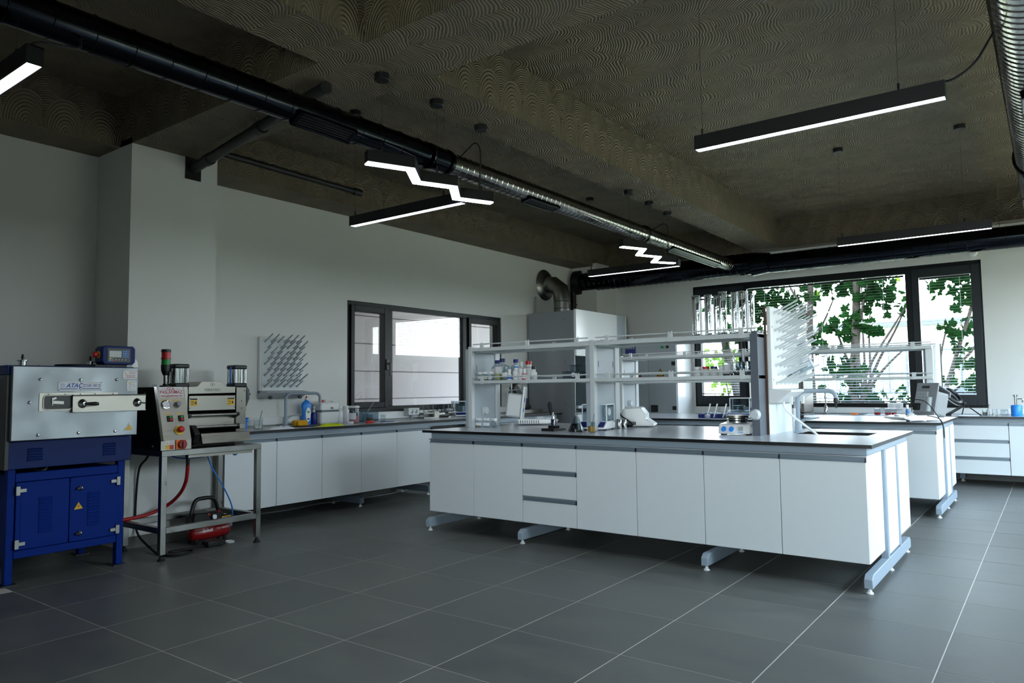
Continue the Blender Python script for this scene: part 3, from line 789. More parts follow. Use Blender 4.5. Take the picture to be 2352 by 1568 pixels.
MB().box(-5.64, -5.595, 9.13, 10.35, .93, .97).build('sash_handle', 'shelf_white', t, bevel=.004)
MB().box(-5.64, -5.60, 9.10, 10.35, .16, .84).build('door', 'white_gloss', t, bevel=.004)
MB().box(-5.64, -5.605, 10.352, 10.60, .1, 2.39).build('side_pillar', 'shelf_panel', t, bevel=.003)
MB().box(-5.64, -5.59, 10.602, 10.65, .1, 2.39).build('side_trim', 'shelf_white', t, bevel=.003)
t = thing('exhaust_duct', 'short bent steel exhaust duct from the fume hood top to the wall flange', 'duct', (-6.18, 9.62, 2.376))
m = MB(); P = [(-6.17, 9.62, 2.376), (-6.17, 9.62, 2.60), (-6.20, 9.62, 2.78), (-6.32, 9.62, 2.87), (-6.497, 9.62, 2.88)]
m.tube(P, .132, n=20); m.build('elbow', 'steel_tube', t)
m = MB(); m.lathe((-6.49, 9.62, 2.88), [(.25, 0), (.235, .02), (.16, .06), (.135, .062)], axis='X', n=28); m.build('wall_flange', 'steel_tube', t)
for zz in (2.47, 2.58): MB().lathe((-6.17, 9.62, zz), [(.132, 0), (.138, .006), (.132, .012)], n=24, capb=False, capt=False).build('seam_ring', 'steel_tube', t)
solo(MB().cyl((-6.47, 9.32, 2.38), (-6.47, 9.32, 2.66), .012), 'pipe', 'grey_plastic', 'thin grey pipe on the wall under the exhaust flange', 'pipe')
solo(MB().cyl((-6.44, 10.40, 2.2), (-6.44, 10.40, 3.0), .045).cyl((-6.44, 10.40, 2.62), (-6.44, 10.40, 2.635), .06), 'drain_pipe', 'black_plastic', 'black vertical pipe in the far corner behind the fume hood', 'pipe')

t = thing('electrical_cabinet', 'tall light grey electrical cabinet with two yellow warning triangles', 'cabinet', (-5.1, 10.78, 0))
MB().box(-5.58, -4.66, 10.50, 11.085, 0, 1.99).build('body', 'shelf_white', t, bevel=.004)
MB().box(-4.66, -4.655, 10.51, 11.08, .02, 1.98).build('side_panel', 'white_gloss', t)
MB().box(-5.59, -4.67, 10.485, 10.50, 1.762, 1.975).build('top_panel', 'cabinet_grey', t, bevel=.002)
for x0, x1 in ((-5.59, -5.137), (-5.131, -4.67)):
    MB().box(x0, x1, 10.48, 10.50, .12, 1.752).build('door', 'cabinet_grey', t, bevel=.002)
m = MB(); m.box(-5.53, -5.345, 10.478, 10.485, 1.765, 1.90); m.build('meter', 'blue_navy', t, bevel=.002)
for i in range(4): MB().box(-5.52+i*.042, -5.49+i*.042, 10.4765, 10.478, 1.84, 1.875).build('meter_display', 'grey_plastic', t)
MB().lathe((-4.885, 10.485, 1.85), [(.022, -.015), (.022, 0)], axis='Y', n=14).build('button', 'green', t)
MB().lathe((-4.80, 10.485, 1.85), [(.022, -.015), (.022, 0)], axis='Y', n=14).build('button', 'black_plastic', t)
m = MB(); m.box(-5.093, -4.98, 10.462, 10.48, .842, .95); s = m.build('rotary_switch', 'black_plastic', t, bevel=.003); MB().bar((-5.06, 10.452, .88), (-5.015, 10.452, .915), .03, .016, up=(0,1,0)).build('switch_lever', 'dark_grey', s)
for zz in (1.59, .905): MB().box(-4.735, -4.67, 10.466, 10.48, zz-.03, zz+.03).build('lock', 'black_plastic', t, bevel=.003)
for cx in (-5.316, -4.927):
    m = MB(); m.prism([(cx-.065, 1.40), (cx+.065, 1.40), (cx, 1.515)], 'Y', 10.476, 10.48); w_ = m.build('warning_sign', 'black_plastic', t)
    m = MB(); m.prism([(cx-.045, 1.412), (cx+.045, 1.412), (cx, 1.492)], 'Y', 10.474, 10.476); m.build('sign_field', 'yellow', w_)
    m = MB(); m.prism([(cx+.004, 1.475), (cx-.012, 1.445), (cx-.002, 1.447), (cx-.007, 1.42), (cx+.012, 1.453), (cx+.001, 1.452)], 'Y', 10.4735, 10.474); m.build('bolt_symbol', 'black_plastic', w_)
    m = MB(); m.box(cx-.07, cx+.07, 10.476, 10.48, 1.362, 1.396); m.build('warning_strip', 'orange', t)
    m = MB(); m.box(cx-.06, cx+.06, 10.4745, 10.476, 1.368, 1.390); m.build('strip_field', 'black_plastic', t)
# ------------------------------------------------------------------ pendant lights
def linear_lamp(label, x0, x1, y, zb=2.65, zroof=ZC, hooks=(.03, .84), cable=None):
    t = thing('linear_pendant_lamp', label, 'lamp', ((x0+x1)/2, y, zb), group='straight black pendant lamps')
    m = MB(); h = .085
    m.box(x0, x1, y-.034, y-.029, zb, zb+h); m.box(x0, x1, y+.029, y+.034, zb, zb+h); m.box(x0, x1, y-.029, y+.029, zb+h-.006, zb+h)
    m.box(x0, x0+.004, y-.029, y+.029, zb, zb+h); m.box(x1-.004, x1, y-.029, y+.029, zb, zb+h)
    m.build('housing', 'lamp_black', t)
    MB().box(x0+.005, x1-.005, y-.028, y+.028, zb+.003, zb+.010).build('diffuser', 'led', t)
    for q in hooks:
        xx = x0+(x1-x0)*q
        MB().cyl((xx, y, zb+h), (xx, y, zb+h+.045), .006, n=8).build('hook', 'lamp_black', t)
        MB().cyl((xx, y, zb+h+.045), (xx, y, zroof-.035), .0011, n=5).build('wire', 'lamp_black', t)
        MB().lathe((xx, y, zroof-.042), [(.045, 0), (.05, .006), (.05, .042)], n=20).build('ceiling_rose', 'lamp_black', t)
    if cable: MB().tube(bez(cable), .006, n=6).build('cable', 'black_rubber', t)
    return t
linear_lamp('straight black pendant lamp over the near island, hanging alone near the shiny duct', -1.68, -.37, 4.155, cable=[(-.40, 4.155, 2.737), (-.33, 4.155, 2.74), (-.24, 4.16, 2.80), (-.16, 4.17, 2.93)])
linear_lamp('straight black pendant lamp in front of the dark cross duct above the garden window', -1.73, -.40, 7.96, cable=[(-.43, 7.96, 2.737), (-.36, 7.96, 2.76), (-.22, 7.97, 2.83), (-.14, 7.98, 2.9)])
linear_lamp('straight black pendant lamp above the wall bench, beside the first zigzag lamp', -4.85, -3.575, 4.20)
linear_lamp('straight black pendant lamp deep in the room beside the second zigzag lamp', -4.74, -3.50, 8.035)
linear_lamp('straight black pendant lamp cut by the picture edge above the blue machine', -4.78, -3.485, 1.235, cable=[(-3.56, 1.235, 2.737), (-3.50, 1.25, 2.76), (-3.60, 1.45, 2.84), (-3.69, 1.50, 2.93)])

def zigzag_lamp(label, pts, roses, cable):
    cx = sum(p[0] for p in pts)/len(pts); cy = sum(p[1] for p in pts)/len(pts); zb, h = 2.65, .085
    t = thing('zigzag_pendant_lamp', label, 'lamp', (cx, cy, zb), group='zigzag black pendant lamps')
    def strip(w, z0, z1, ext=0):
        m = MB(); P = [Vector((p[0], p[1])) for p in pts]; L, Rr = [], []
        for i, p in enumerate(P):
            d0 = (P[i]-P[i-1]).normalized() if i else None; d1 = (P[i+1]-P[i]).normalized() if i < len(P)-1 else None
            if d0 is None: nn = Vector((-d1.y, d1.x)); k = 1
            elif d1 is None: nn = Vector((-d0.y, d0.x)); k = 1
            else:
                n0, n1 = Vector((-d0.y, d0.x)), Vector((-d1.y, d1.x)); nn = (n0+n1).normalized(); k = 1/max(.35, nn.dot(n0))
            L.append(p+nn*w*k); Rr.append(p-nn*w*k)
        n = len(P); vs = [(q.x, q.y, z) for z in (z0, z1) for S in (L, Rr) for q in S]
        fs = []
        for i in range(n-1):
            a, b, c, d = i, i+1, n+i+1, n+i
            fs += [(a, b, c, d), (2*n+d, 2*n+c, 2*n+b, 2*n+a), (a, 2*n+a, 2*n+b, b), (d, c, 2*n+c, 2*n+d)]
        fs += [(0, n, 3*n, 2*n), (n-1, 3*n-1, 4*n-1, 2*n-1)]
        return m.add(vs, fs)
    strip(.034, zb+.010, zb+h).build('housing', 'lamp_black', t, smooth=False)
    strip(.029, zb, zb+.009).build('diffuser', 'led', t, smooth=False)
    for x, y in roses:
        MB().cyl((x, y, zb+h), (x, y, zb+h+.045), .006, n=8).build('hook', 'lamp_black', t)
        MB().cyl((x, y, zb+h+.045), (x, y, ZBM-.035), .0011, n=5).build('wire', 'lamp_black', t)
        MB().lathe((x, y, ZBM-.042), [(.045, 0), (.05, .006), (.05, .042)], n=20).build('ceiling_rose', 'lamp_black', t)
    MB().tube(bez(cable), .006, n=6).build('cable', 'black_rubber', t)
zigzag_lamp('black zigzag pendant lamp with a bright folded strip, the larger one seen nearer', [(-3.42, 3.075), (-3.30, 3.345), (-3.475, 3.582), (-3.36, 3.836), (-3.545, 4.078), (-3.42, 4.35)], [(-3.378, 3.17), (-3.39, 3.70), (-3.455, 4.27)],
            [(-3.46, 4.25, 2.735), (-3.46, 4.26, 2.86), (-3.465, 4.27, 3.06), (-3.52, 4.28, 3.13), (-3.62, 4.31, 3.11), (-3.72, 4.33, 3.07)])
zigzag_lamp('black zigzag pendant lamp with a bright folded strip, the smaller one deep in the room', [(-3.48, 6.555), (-3.36, 6.815), (-3.555, 7.085), (-3.435, 7.335), (-3.625, 7.60), (-3.47, 7.83)], [(-3.43, 6.65), (-3.47, 7.2), (-3.51, 7.76)],
            [(-3.51, 7.74, 2.735), (-3.51, 7.75, 2.86), (-3.515, 7.76, 3.06), (-3.56, 7.77, 3.12), (-3.66, 7.79, 3.10), (-3.74, 7.80, 3.07)])

# ------------------------------------------------------------------ ventilation ducts (spiral seams are real ridges)
def duct(t, name, axis, x, z, a0, a1, r, pitch, mt, n=28):
    """spiral seam duct along axis ('Y': fixed x,z ; 'X': fixed y=x,z)"""
    prof = []; a = a0; ridge = min(.006, pitch*.12)
    while a < a1-1e-6:
        b = min(a+pitch, a1)
        prof += [(r, a), (r, b-ridge*2), (r+.0045, b-ridge*1.5), (r+.0045, b-ridge*.5)]
        a = b
    prof.append((r, a1))
    m = MB()
    if axis == 'Y': m.lathe((x, 0, z), prof, n=n, axis='Y')
    else: m.lathe((0, x, z), prof, n=n, axis='X')
    return m.build(name, mt, t)
def grille(t, axis, x, z, a0, a1, r, ang, label=None):
    """flat vent with slats set on the duct skin, facing down at angle ang"""
    ca, sa = math.cos(ang), math.sin(ang)
    def pt(a, u, d):       # u across, d outward
        X = x + ca*d - sa*u; Z = z + sa*d + ca*u
        return (X, a, Z) if axis == 'Y' else (a, X, Z)
    m = MB()
    def bx(a, b, u0, u1, d0, d1): m.add([pt(q, u, d) for d in (d0, d1) for q, u in ((a, u0), (b, u0), (b, u1), (a, u1))], [(3,2,1,0),(4,5,6,7),(0,1,5,4),(1,2,6,5),(2,3,7,6),(3,0,4,7)])
    w = r*.62
    bx(a0, a1, -w, -w+.018, r*.7, r+.012); bx(a0, a1, w-.018, w, r*.7, r+.012); bx(a0, a0+.03, -w, w, r*.7, r+.012); bx(a1-.03, a1, -w, w, r*.7, r+.012)
    g = m.build('vent', 'duct_dark', t, bevel=.002)
    k = 4
    for i in range(k):
        m = MB(); u = -w+.02+(2*w-.04)*(i+.5)/k; bx(a0+.03, a1-.03, u-.006, u+.006, r*.85, r+.008); m.build('slat', 'black_plastic', g)
def collar(t, axis, x, z, a0, a1, r0, r1, mt='duct_dark'):
    prof = [(r0, a0-.03), (r0+.006, a0-.025), (r0+.006, a0), (r1+.008, a1), (r1+.008, a1+.025), (r1, a1+.03)]
    m = MB(); m.lathe((x, 0, z) if axis == 'Y' else (0, x, z), prof, axis=axis, n=28); m.build('collar', mt, t)
DX, DZ = -3.76, 3.005
t = thing('ventilation_duct', 'long dark spiral duct running above the zigzag lamps towards the far wall', 'duct', (DX, 5.0, DZ))
duct(t, 'duct_section', 'Y', DX, DZ, -2.6, 3.95, .094, .19, 'duct_dark')
collar(t, 'Y', DX, DZ, 4.02, 4.14, .094, .086)
duct(t, 'duct_section', 'Y', DX, DZ, 4.17, 7.60, .084, .075, 'duct_steel')
collar(t, 'Y', DX, DZ, 7.63, 7.70, .088, .086, 'duct_steel')
duct(t, 'duct_section', 'Y', DX, DZ, 7.73, 10.36, .084, .075, 'duct_steel')
grille(t, 'Y', DX, DZ, 2.75, 3.22, .094, R(-60)); grille(t, 'Y', DX, DZ, 5.25, 5.75, .084, R(-75)); grille(t, 'Y', DX, DZ, 8.3, 9.9, .084, R(-70))
for yy in (4.20, 7.63): 
    MB().cyl((DX-.02, yy, DZ+.08), (DX-.02, yy, ZC), .0035, n=6).build('hanger_rod', 'steel_tube', t)
    MB().lathe((DX, yy, DZ), [(.097, -.014), (.101, -.012), (.101, .012), (.097, .014)], axis='Y', n=24).build('clamp_band', 'duct_dark', t)
DY = 10.50
t = thing('ventilation_duct', 'thick dark spiral duct crossing the room above the garden window', 'duct', (-2.0, DY, 3.0))
duct(t, 'duct_section', 'X', DY, 3.005, -6.30, -3.45, .158, .095, 'duct_dark')
collar(t, 'X', DY, 2.99, -3.42, -3.22, .166, .136)
duct(t, 'duct_section', 'X', DY, 2.975, -3.18, 1.66, .134, .20, 'duct_dark')
MB().lathe((0, DY, 3.0), [(.158, -6.30), (.20, -6.302), (.21, -6.33), (.21, -6.44), (.1, -6.45)], axis='X', n=28).build('end_flange', 'black_plastic', t)
for xx in (-3.3, -.45): MB().cyl((xx, DY, 3.12), (xx, DY, ZC if xx > -3 else ZBM), .004, n=6).build('hanger_rod', 'steel_tube', t)
t = thing('ventilation_duct', 'shiny steel spiral duct along the picture edge running to the cross duct', 'duct', (.02, 5.0, 3.0))
SX = -.005
duct(t, 'duct_section', 'Y', SX, 3.0, -2.6, 3.30, .155, .20, 'duct_steel', n=40)
collar(t, 'Y', SX, 3.0, 3.36, 3.46, .182, .172)
duct(t, 'duct_section', 'Y', SX, 3.0, 3.49, 6.9, .165, .065, 'duct_steel', n=40)
collar(t, 'Y', SX, 3.0, 6.95, 7.05, .182, .172)
duct(t, 'duct_section', 'Y', SX, 3.0, 7.08, 10.40, .165, .065, 'duct_steel', n=40)
grille(t, 'Y', SX, 3.0, 4.9, 5.35, .165, R(-80))
# pipes under the beams
t = thing('drain_pipe', 'sloping dark drain pipe with a socket joint above the pillar', 'pipe', (-5.2, 3.2, 3.1))
MB().tube([(-5.88, 3.33, 3.16), (-4.4, 3.10, 3.19), (-3.72, 3.0, 3.20)], .042, n=14).build('pipe', 'pipe_dark', t)
for k in (.12, .55): 
    a = Vector((-5.88, 3.33, 3.16)).lerp(Vector((-3.72, 3.0, 3.20)), k); b = Vector((-5.88, 3.33, 3.16)).lerp(Vector((-3.72, 3.0, 3.20)), k+.035)
    MB().cyl(a, b, .05, n=16).build('socket_joint', 'pipe_dark', t)
MB().box(-5.91, -5.899, 3.26, 3.40, 3.06, 3.25).build('wall_hole', 'black_plastic', t)
t = thing('conduit_pipe', 'thin dark pipe along the side of the wall beam above the peg rack', 'pipe', (-6.0, 4.4, 3.4))
MB().cyl((-6.05, 3.45, 3.42), (-6.05, 5.3, 3.40), .03, n=12).build('pipe', 'pipe_dark', t)
MB().cyl((-6.05, 5.26, 3.40), (-6.05, 5.36, 3.40), .04, n=14).build('end_joint', 'pipe_dark', t)
solo(MB().lathe((-.78, YF-.001, 2.93), [(.055, 0), (.055, -.02), (.04, -.035), (.0, -.038)], axis='Y', n=20, capt=False), 'detector', 'white_plastic', 'small round white detector on the wall above the garden window', 'detector')
# ------------------------------------------------------------------ lettering
def text(body, name, parent, mt, loc, size, face='+x', align='CENTER', bold=0, shear=0, ext=.0004, sx=1, tilt=0):
    c = bpy.data.curves.new(name, 'FONT'); c.body = body; c.size = size; c.align_x = align; c.align_y = 'CENTER'; c.extrude = ext; c.offset = bold; c.shear = shear; c.resolution_u = 3
    o = bpy.data.objects.new(name+'_tmp', c); COL.objects.link(o)
    bpy.context.view_layer.update()
    me = bpy.data.meshes.new_from_object(o.evaluated_get(bpy.context.evaluated_depsgraph_get()))
    bpy.data.objects.remove(o); bpy.data.curves.remove(c)
    me.materials.clear(); me.materials.append(M[mt])
    n = bpy.data.objects.new(name, me); COL.objects.link(n)
    r = parent
    while r.parent is not None: r = r.parent
    n.parent = parent; n.location = Vector(loc)-r.location; n.scale = (sx, 1, 1)
    n.rotation_euler = {'+x': (R(90), tilt, R(90)), '-y': (R(90), tilt, 0)}[face] if tilt == 0 else (R(90)-tilt, 0, R(90))
    return n
# ------------------------------------------------------------------ blue infrared machine
T = thing('dyeing_machine', 'blue and bare metal laboratory machine with a sliding hatch on louvred blue doors', 'machine', (-5.7, 2.2, 0))
for x in (-5.455, -6.05):
    for y in (1.845, 2.535):
        lg = MB().box(x-.025, x+.025, y, y+.045, .008, .74).build('leg', 'blue_paint', T, bevel=.003)
        MB().box(x-.05, x+.05, y-.025, y+.07, 0, .008).build('foot_plate', 'dark_grey', lg)
m = MB(); m.box(-5.478, -5.43, 1.892, 2.533, .655, .712); m.build('top_rail', 'blue_paint', T, bevel=.003)
m = MB(); m.box(-5.478, -5.43, 1.892, 2.533, .165, .215); m.build('bottom_rail', 'blue_paint', T, bevel=.003)
MB().box(-6.06, -5.46, 1.852, 2.572, .17, .70).build('cabinet', 'blue_paint', T)
def louvres(parent, x, y0, y1, z0, z1, n, mt):
    for i in range(n):
        z = z0+(z1-z0)*(i+.5)/n; h = (z1-z0)/n*.42
        m = MB(); m.prism([(x, z-h), (x+.008, z-h*.6), (x+.008, z-h*.2), (x, z+h)], 'Y', y0, y1); m.build('louvre', mt, parent)
for y0, y1, lab in ((1.895, 2.213, 0), (2.219, 2.545, 1)):
    d = MB().box(-5.452, -5.424, y0, y1, .218, .652).build('door', 'blue_paint', T, bevel=.004)
    MB().box(-5.424, -5.4225, y0+.03*(1-lab), y1-.03*lab, .243, .628).build('door_skin', 'blue_paint', d, bevel=.001) 
    if lab == 0: louvres(d, -5.4225, 2.03, 2.11, .31, .545, 11, 'blue_paint')
    else: louvres(d, -5.4225, 2.333, 2.413, .31, .545, 11, 'blue_paint')
    yy = 1.903 if lab == 0 else 2.533
    for zz in (.60, .258):
        s = 1 if lab == 0 else -1
        m = MB(); m.box(-5.424, -5.409, yy-.013, yy+.013, zz-.03, zz+.03); m.box(-5.424, -5.413, yy, yy+s*.05, zz-.012, zz+.012); m.build('hinge', 'steel_tube', d, bevel=.002)
    if lab:
        for zz in (.577, .272):
            m = MB(); m.lathe((-5.4225, 2.281, zz), [(.015, 0), (.015, .014), (.011, .016)], axis='X', n=14); k = m.build('lock', 'black_plastic', d)
            m = MB(); m.bar((-5.408, 2.255, zz-.004), (-5.408, 2.285, zz+.004), .012, .016, up=(1,0,0)); m.build('latch', 'black_plastic', d)
            m = MB(); m.lathe((-5.4075, 2.286, zz+.002), [(.007, 0), (.006, .002)], axis='X', n=10); m.build('key_hole', 'chrome', d)
        m = MB(); m.prism([(2.241, .43), (2.306, .434), (2.273, .487)], 'X', -5.4225, -5.4215); w = m.build('warning_sign', 'text_black', d)
        m = MB(); m.prism([(2.246, .4335), (2.301, .437), (2.273, .481)], 'X', -5.4215, -5.4208); m.build('sign_field', 'yellow', d)
        m = MB(); m.prism([(2.280, .468), (2.266, .452), (2.273, .451), (2.268, .44), (2.282, .456), (2.275, .457)], 'X', -5.4208, -5.4203); m.build('bolt_symbol', 'red', d)
B = MB().box(-6.10, -5.40, 1.826, 2.612, .742, .922).build('base_box', 'blue_dark', T, bevel=.003)
louvres(B, -5.40, 1.945, 2.033, .785, .872, 5, 'blue_dark'); louvres(B, -5.40, 2.415, 2.50, .785, .875, 5, 'blue_dark')
for y in (1.838, 2.60):
    for z in (.76, .905): MB().lathe((-5.40, y, z), [(.006, 0), (.006, .003)], axis='X', n=8).build('screw', 'black_plastic', B)
MB().box(-6.12, -5.362, 1.80, 1.826, .742, 1.35).build('side_cover', 'dark_grey', T, bevel=.003)
MB().box(-6.10, -5.37, 1.84, 2.60, .93, 1.40).build('chamber', 'dark_grey', T, bevel=.003)
MB().box(-6.12, -5.362, 1.80, 2.60, 1.352, 1.412).build('top_cover', 'blue_dark', T, bevel=.003)
F = MB().box(-5.362, -5.33, 1.822, 2.615, .926, 1.406).build('front_plate', 'steel_dull', T, bevel=.004)
for y, z in ((1.981, 1.321), (2.226, 1.319), (2.465, 1.32), (1.922, 1.171), (1.976, .958), (2.221, .959), (2.461, .958)):
    MB().lathe((-5.33, y, z), [(.011, 0), (.010, .005), (.006, .009), (0, .010)], axis='X', n=12, capt=False).build('bolt', 'chrome', F)
f = MB().box(-5.33, -5.326, 1.976, 2.473, 1.112, 1.232).build('slot_flange', 'steel_brushed', T, bevel=.001)
for y in (2.03, 2.13, 2.226, 2.32, 2.44): 
    for z in (1.222, 1.12): MB().lathe((-5.326, y, z), [(.004, 0), (.004, .002)], axis='X', n=8).build('screw', 'dark_metal', f)
m = MB()
P = [(2.0+.012*0, 0)]
rr = []
for cy, cz, a0 in ((2.175-.02, 1.195, 0), (2.02, 1.195, 90), (2.02, 1.142, 180), (2.155, 1.142, 270)):
    for k in range(5):
        a = R(a0+k*22.5); rr.append((cy+.02*math.cos(a), cz+.02*math.sin(a)))
m.prism(rr, 'X', -5.326, -5.3245); m.build('slot_opening', 'black_plastic', f)
m = MB(); m.tube([(-5.324, p[0], p[1]) for p in rr], .004, n=6, closed=True); m.build('slot_rim', 'steel_brushed', f)
m = MB(); m.box(-5.3245, -5.318, 2.05, 2.056, 1.15, 1.195); m.bar((-5.32, 2.055, 1.17), (-5.32, 2.12, 1.165), .01, .02); m.bar((-5.32, 2.05, 1.19), (-5.32, 2.075, 1.198), .006, .012); m.build('inner_latch', 'steel_tube', f)
s = MB().box(-5.318, -5.306, 2.171, 2.661, 1.105, 1.214).build('slide_hatch', 'steel_brushed', T, bevel=.001)
MB().box(-5.326, -5.300, 2.171, 2.661, 1.208, 1.217).build('hatch_lip', 'dark_metal', s)
MB().box(-5.326, -5.302, 2.171, 2.661, 1.100, 1.108).build('hatch_lip', 'steel_tube', s)
for y, hb in ((2.233, 1), (2.60, 0)):
    m = MB(); m.lathe((-5.306, y, 1.157), [(.031, 0), (.028, .008), (.012, .022), (.009, .03), (0, .031)], axis='X', n=24, capt=False); k = m.build('knob', 'chrome', s)
    m = MB()
    if hb: m.tube([(-5.28, y, 1.157), (-5.265, y+.035, 1.156), (-5.26, y+.06, 1.155), (-5.258, y+.083, 1.154)], [.007, .011, .014, .010], n=12)
    else: m.tube([(-5.28, y, 1.157), (-5.27, y+.042, 1.152)], [.006, .005], n=10)
    m.build('grip', 'black_plastic' if hb else 'chrome', k)
p = MB().box(-5.33, -5.327, 2.086, 2.364, 1.243, 1.305).build('name_plate', 'label_white', T, bevel=.001)
text('ATAÇ', 'lettering', p, 'text_blue', (-5.3268, 2.186, 1.279), .040, shear=.3, bold=.0008, sx=.95)
text('GK 40', 'lettering', p, 'text_blue', (-5.3268, 2.298, 1.279), .026)
for y0, y1, z0, z1 in ((2.243, 2.260, 1.283, 1.287), (2.243, 2.258, 1.271, 1.275), (2.340, 2.355, 1.283, 1.287), (2.340, 2.355, 1.271, 1.275), (2.096, 2.208, 1.255, 1.2595), (2.217, 2.224, 1.255, 1.2595), (2.232, 2.354, 1.255, 1.2595)):
    MB().box(-5.327, -5.3266, y0, y1, z0, z1).build('stripe', 'text_blue', p)
m = MB(); m.tube([(-5.3268, 2.113+.013*math.cos(R(a)), 1.281+.013*math.sin(R(a))) for a in range(0, 360, 24)], .0007, n=4, closed=True)
for a in (90, 210, 330, 30, 150): m.box(-5.327, -5.3266, 2.113+.006*math.cos(R(a))-.002, 2.113+.006*math.cos(R(a))+.002, 1.281+.006*math.sin(R(a))-.0015, 1.281+.006*math.sin(R(a))+.0015)
m.build('emblem', 'text_blue', p)
for y in (2.092, 2.226, 2.358):
    for z in (1.249, 1.300): MB().lathe((-5.327, y, z), [(.003, 0), (.003, .001)], axis='X', n=8).build('screw', 'dark_grey', p)
for y0, y1, z0, z1, k in ((2.506, 2.607, 1.325, 1.387, 0), (2.535, 2.606, 1.24, 1.318, 1)):
    q = MB().box(-5.33, -5.328, y0, y1, z0, z1).build('warning_plate', 'label_white', T)
    m = MB(); m.prism([(y0+.012, z1-.028), (y0+.026, z1-.028), (y0+.019, z1-.014)], 'X', -5.328, -5.3276); m.build('warning_symbol', 'yellow', q)
    if k == 0:
        for zz, w in ((1.376, .045), (1.366, .04), (1.352, .07), (1.345, .055), (1.337, .07)): MB().box(-5.328, -5.3276, 2.56-w/2+(.012 if zz > 1.36 else 0), 2.56+w/2+(.012 if zz > 1.36 else 0), zz-.0012, zz+.0012).build('print_line', 'text_red', q)
    else:
        MB().box(-5.328, -5.3276, 2.562, 2.595, 1.302, 1.3035).build('print_line', 'text_grey', q)
        MB().tube([(-5.3278, 2.572+.018*math.cos(R(a)), 1.268+.02*math.sin(R(a))) for a in range(0, 300, 30)], .0007, n=4).build('print_drawing', 'text_grey', q)
    for y in (y0+.006, y1-.006):
        for z in (z0+.006, z1-.006): MB().lathe((-5.328, y, z), [(.0025, 0), (.0025, .001)], axis='X', n=8).build('screw', 'dark_grey', q)
m = MB(); m.prism([(2.521, .957), (2.589, .957), (2.556, 1.015)], 'X', -5.33, -5.328); w = m.build('warning_triangle', 'steel_tube', T)
m = MB(); m.prism([(2.530, .962), (2.580, .962), (2.556, 1.003)], 'X', -5.328, -5.3272); m.build('sign_field', 'yellow', w)
for y, r in ((1.951, .024), (2.38, .022)):
    x = -5.55
    m = MB(); m.lathe((x, y, 1.412), [(r, 0), (r, .034), (r+.010, .036), (r+.010, .042), (r*.3, .044)], n=20); v = m.build('valve', 'chrome', T)
    m = MB(); m.lathe((x, y, 1.456), [(.006, 0), (.006, .012), (.009, .014), (.009, .022), (.004, .026), (.008, .034), (0, .038)], n=12, capt=False); m.build('valve_knob', 'dark_metal', v)
MB().lathe((-5.55, 2.28, 1.413), [(.122, 0), (.125, .003), (.125, .014), (.120, .017)], n=36).build('cover_disc', 'black_rubber', T)
for y in (2.03, 2.47, 2.50): MB().lathe((-5.5, y, 1.412), [(.009, 0), (.008, .006), (0, .010)], n=10, capt=False).build('bolt', 'chrome', T)
# tilted-edge control box
m = MB(); C0 = [(2.405, 1.43), (2.597, 1.43), (2.615, 1.448), (2.615, 1.545), (2.600, 1.562), (2.405, 1.562), (2.388, 1.545), (2.388, 1.448)]
m.prism(C0, 'X', -5.50, -5.38); cb_ = m.build('control_box', 'blue_dark', T, bevel=.004)
q = MB().box(-5.38, -5.377, 2.42, 2.58, 1.446, 1.545).build('control_panel', 'black_plastic', cb_)
MB().box(-5.377, -5.3762, 2.432, 2.516, 1.481, 1.527).build('display', 'screen_grey', cb_)
for r in range(4):
    for c in range(3): MB().box(-5.377, -5.3762, 2.525+c*.0155, 2.536+c*.0155, 1.521-r*.0135, 1.529-r*.0135).build('key', 'blue_bright', cb_)
for i, mm in enumerate(('yellow', 'green', 'blue_bright', 'red')): MB().box(-5.377, -5.3762, 2.432+(i % 2)*.018, 2.446+(i % 2)*.018, 1.468-(i//2)*.012, 1.476-(i//2)*.012).build('key', mm, cb_)
for i in range(4): MB().lathe((-5.377, 2.478+i*.022, 1.464), [(.005, 0), (.005, .001)], axis='X', n=10).build('key', 'grey_plastic', cb_)
m = MB(); m.lathe((-5.44, 2.388, 1.50), [(.026, 0), (.026, -.004)], axis='Y', n=18); m.build('stop_collar', 'yellow', cb_)
m = MB(); m.lathe((-5.44, 2.388, 1.50), [(.012, -.004), (.012, -.016), (.021, -.018), (.021, -.036), (.016, -.040)], axis='Y', n=18); m.build('emergency_stop', 'red', cb_)
m = MB(); m.prism([(2.609, 1.412), (2.643, 1.412), (2.643, 1.450), (2.612, 1.486), (2.60, 1.486), (2.60, 1.412)], 'X', -5.395, -5.392); m.build('bracket', 'white_plastic', T)
MB().tube(bez([(-5.7, 2.08, .735), (-5.6, 2.09, .70), (-5.55, 2.11, .715), (-5.6, 2.14, .735)]), .008, n=8).build('hose', 'grey_plastic', T)

# ------------------------------------------------------------------ steel table and padding machine on it
T = thing('steel_table', 'brushed steel tube table on black levelling feet carrying the padding machine', 'table', (-5.56, 3.19, 0))
X0, X1, Y0, Y1, W = -5.87, -5.27, 2.77, 3.605, .042
for x in (X0, X1-W):
    for y in (Y0, Y1-W):
        lg = MB().box(x, x+W, y, y+W, .045, .755).build('leg', 'steel_tube', T, bevel=.002)
        MB().lathe((x+W/2, y+W/2, 0), [(.028, 0), (.028, .01), (.018, .016), (.014, .03), (.008, .032), (.008, .046)], n=14).build('levelling_foot', 'black_rubber', lg)
m = MB(); 
for a in ((X1-W, X1, Y0, Y1), (X0, X0+W, Y0, Y1)): MB().box(a[0], a[1], a[2], a[3], .755, .797).build('top_rail', 'steel_tube', T, bevel=.002)
for y in (Y0, Y1-W): MB().box(X0+W, X1-W, y, y+W, .755, .797).build('top_rail', 'steel_tube', T, bevel=.002)
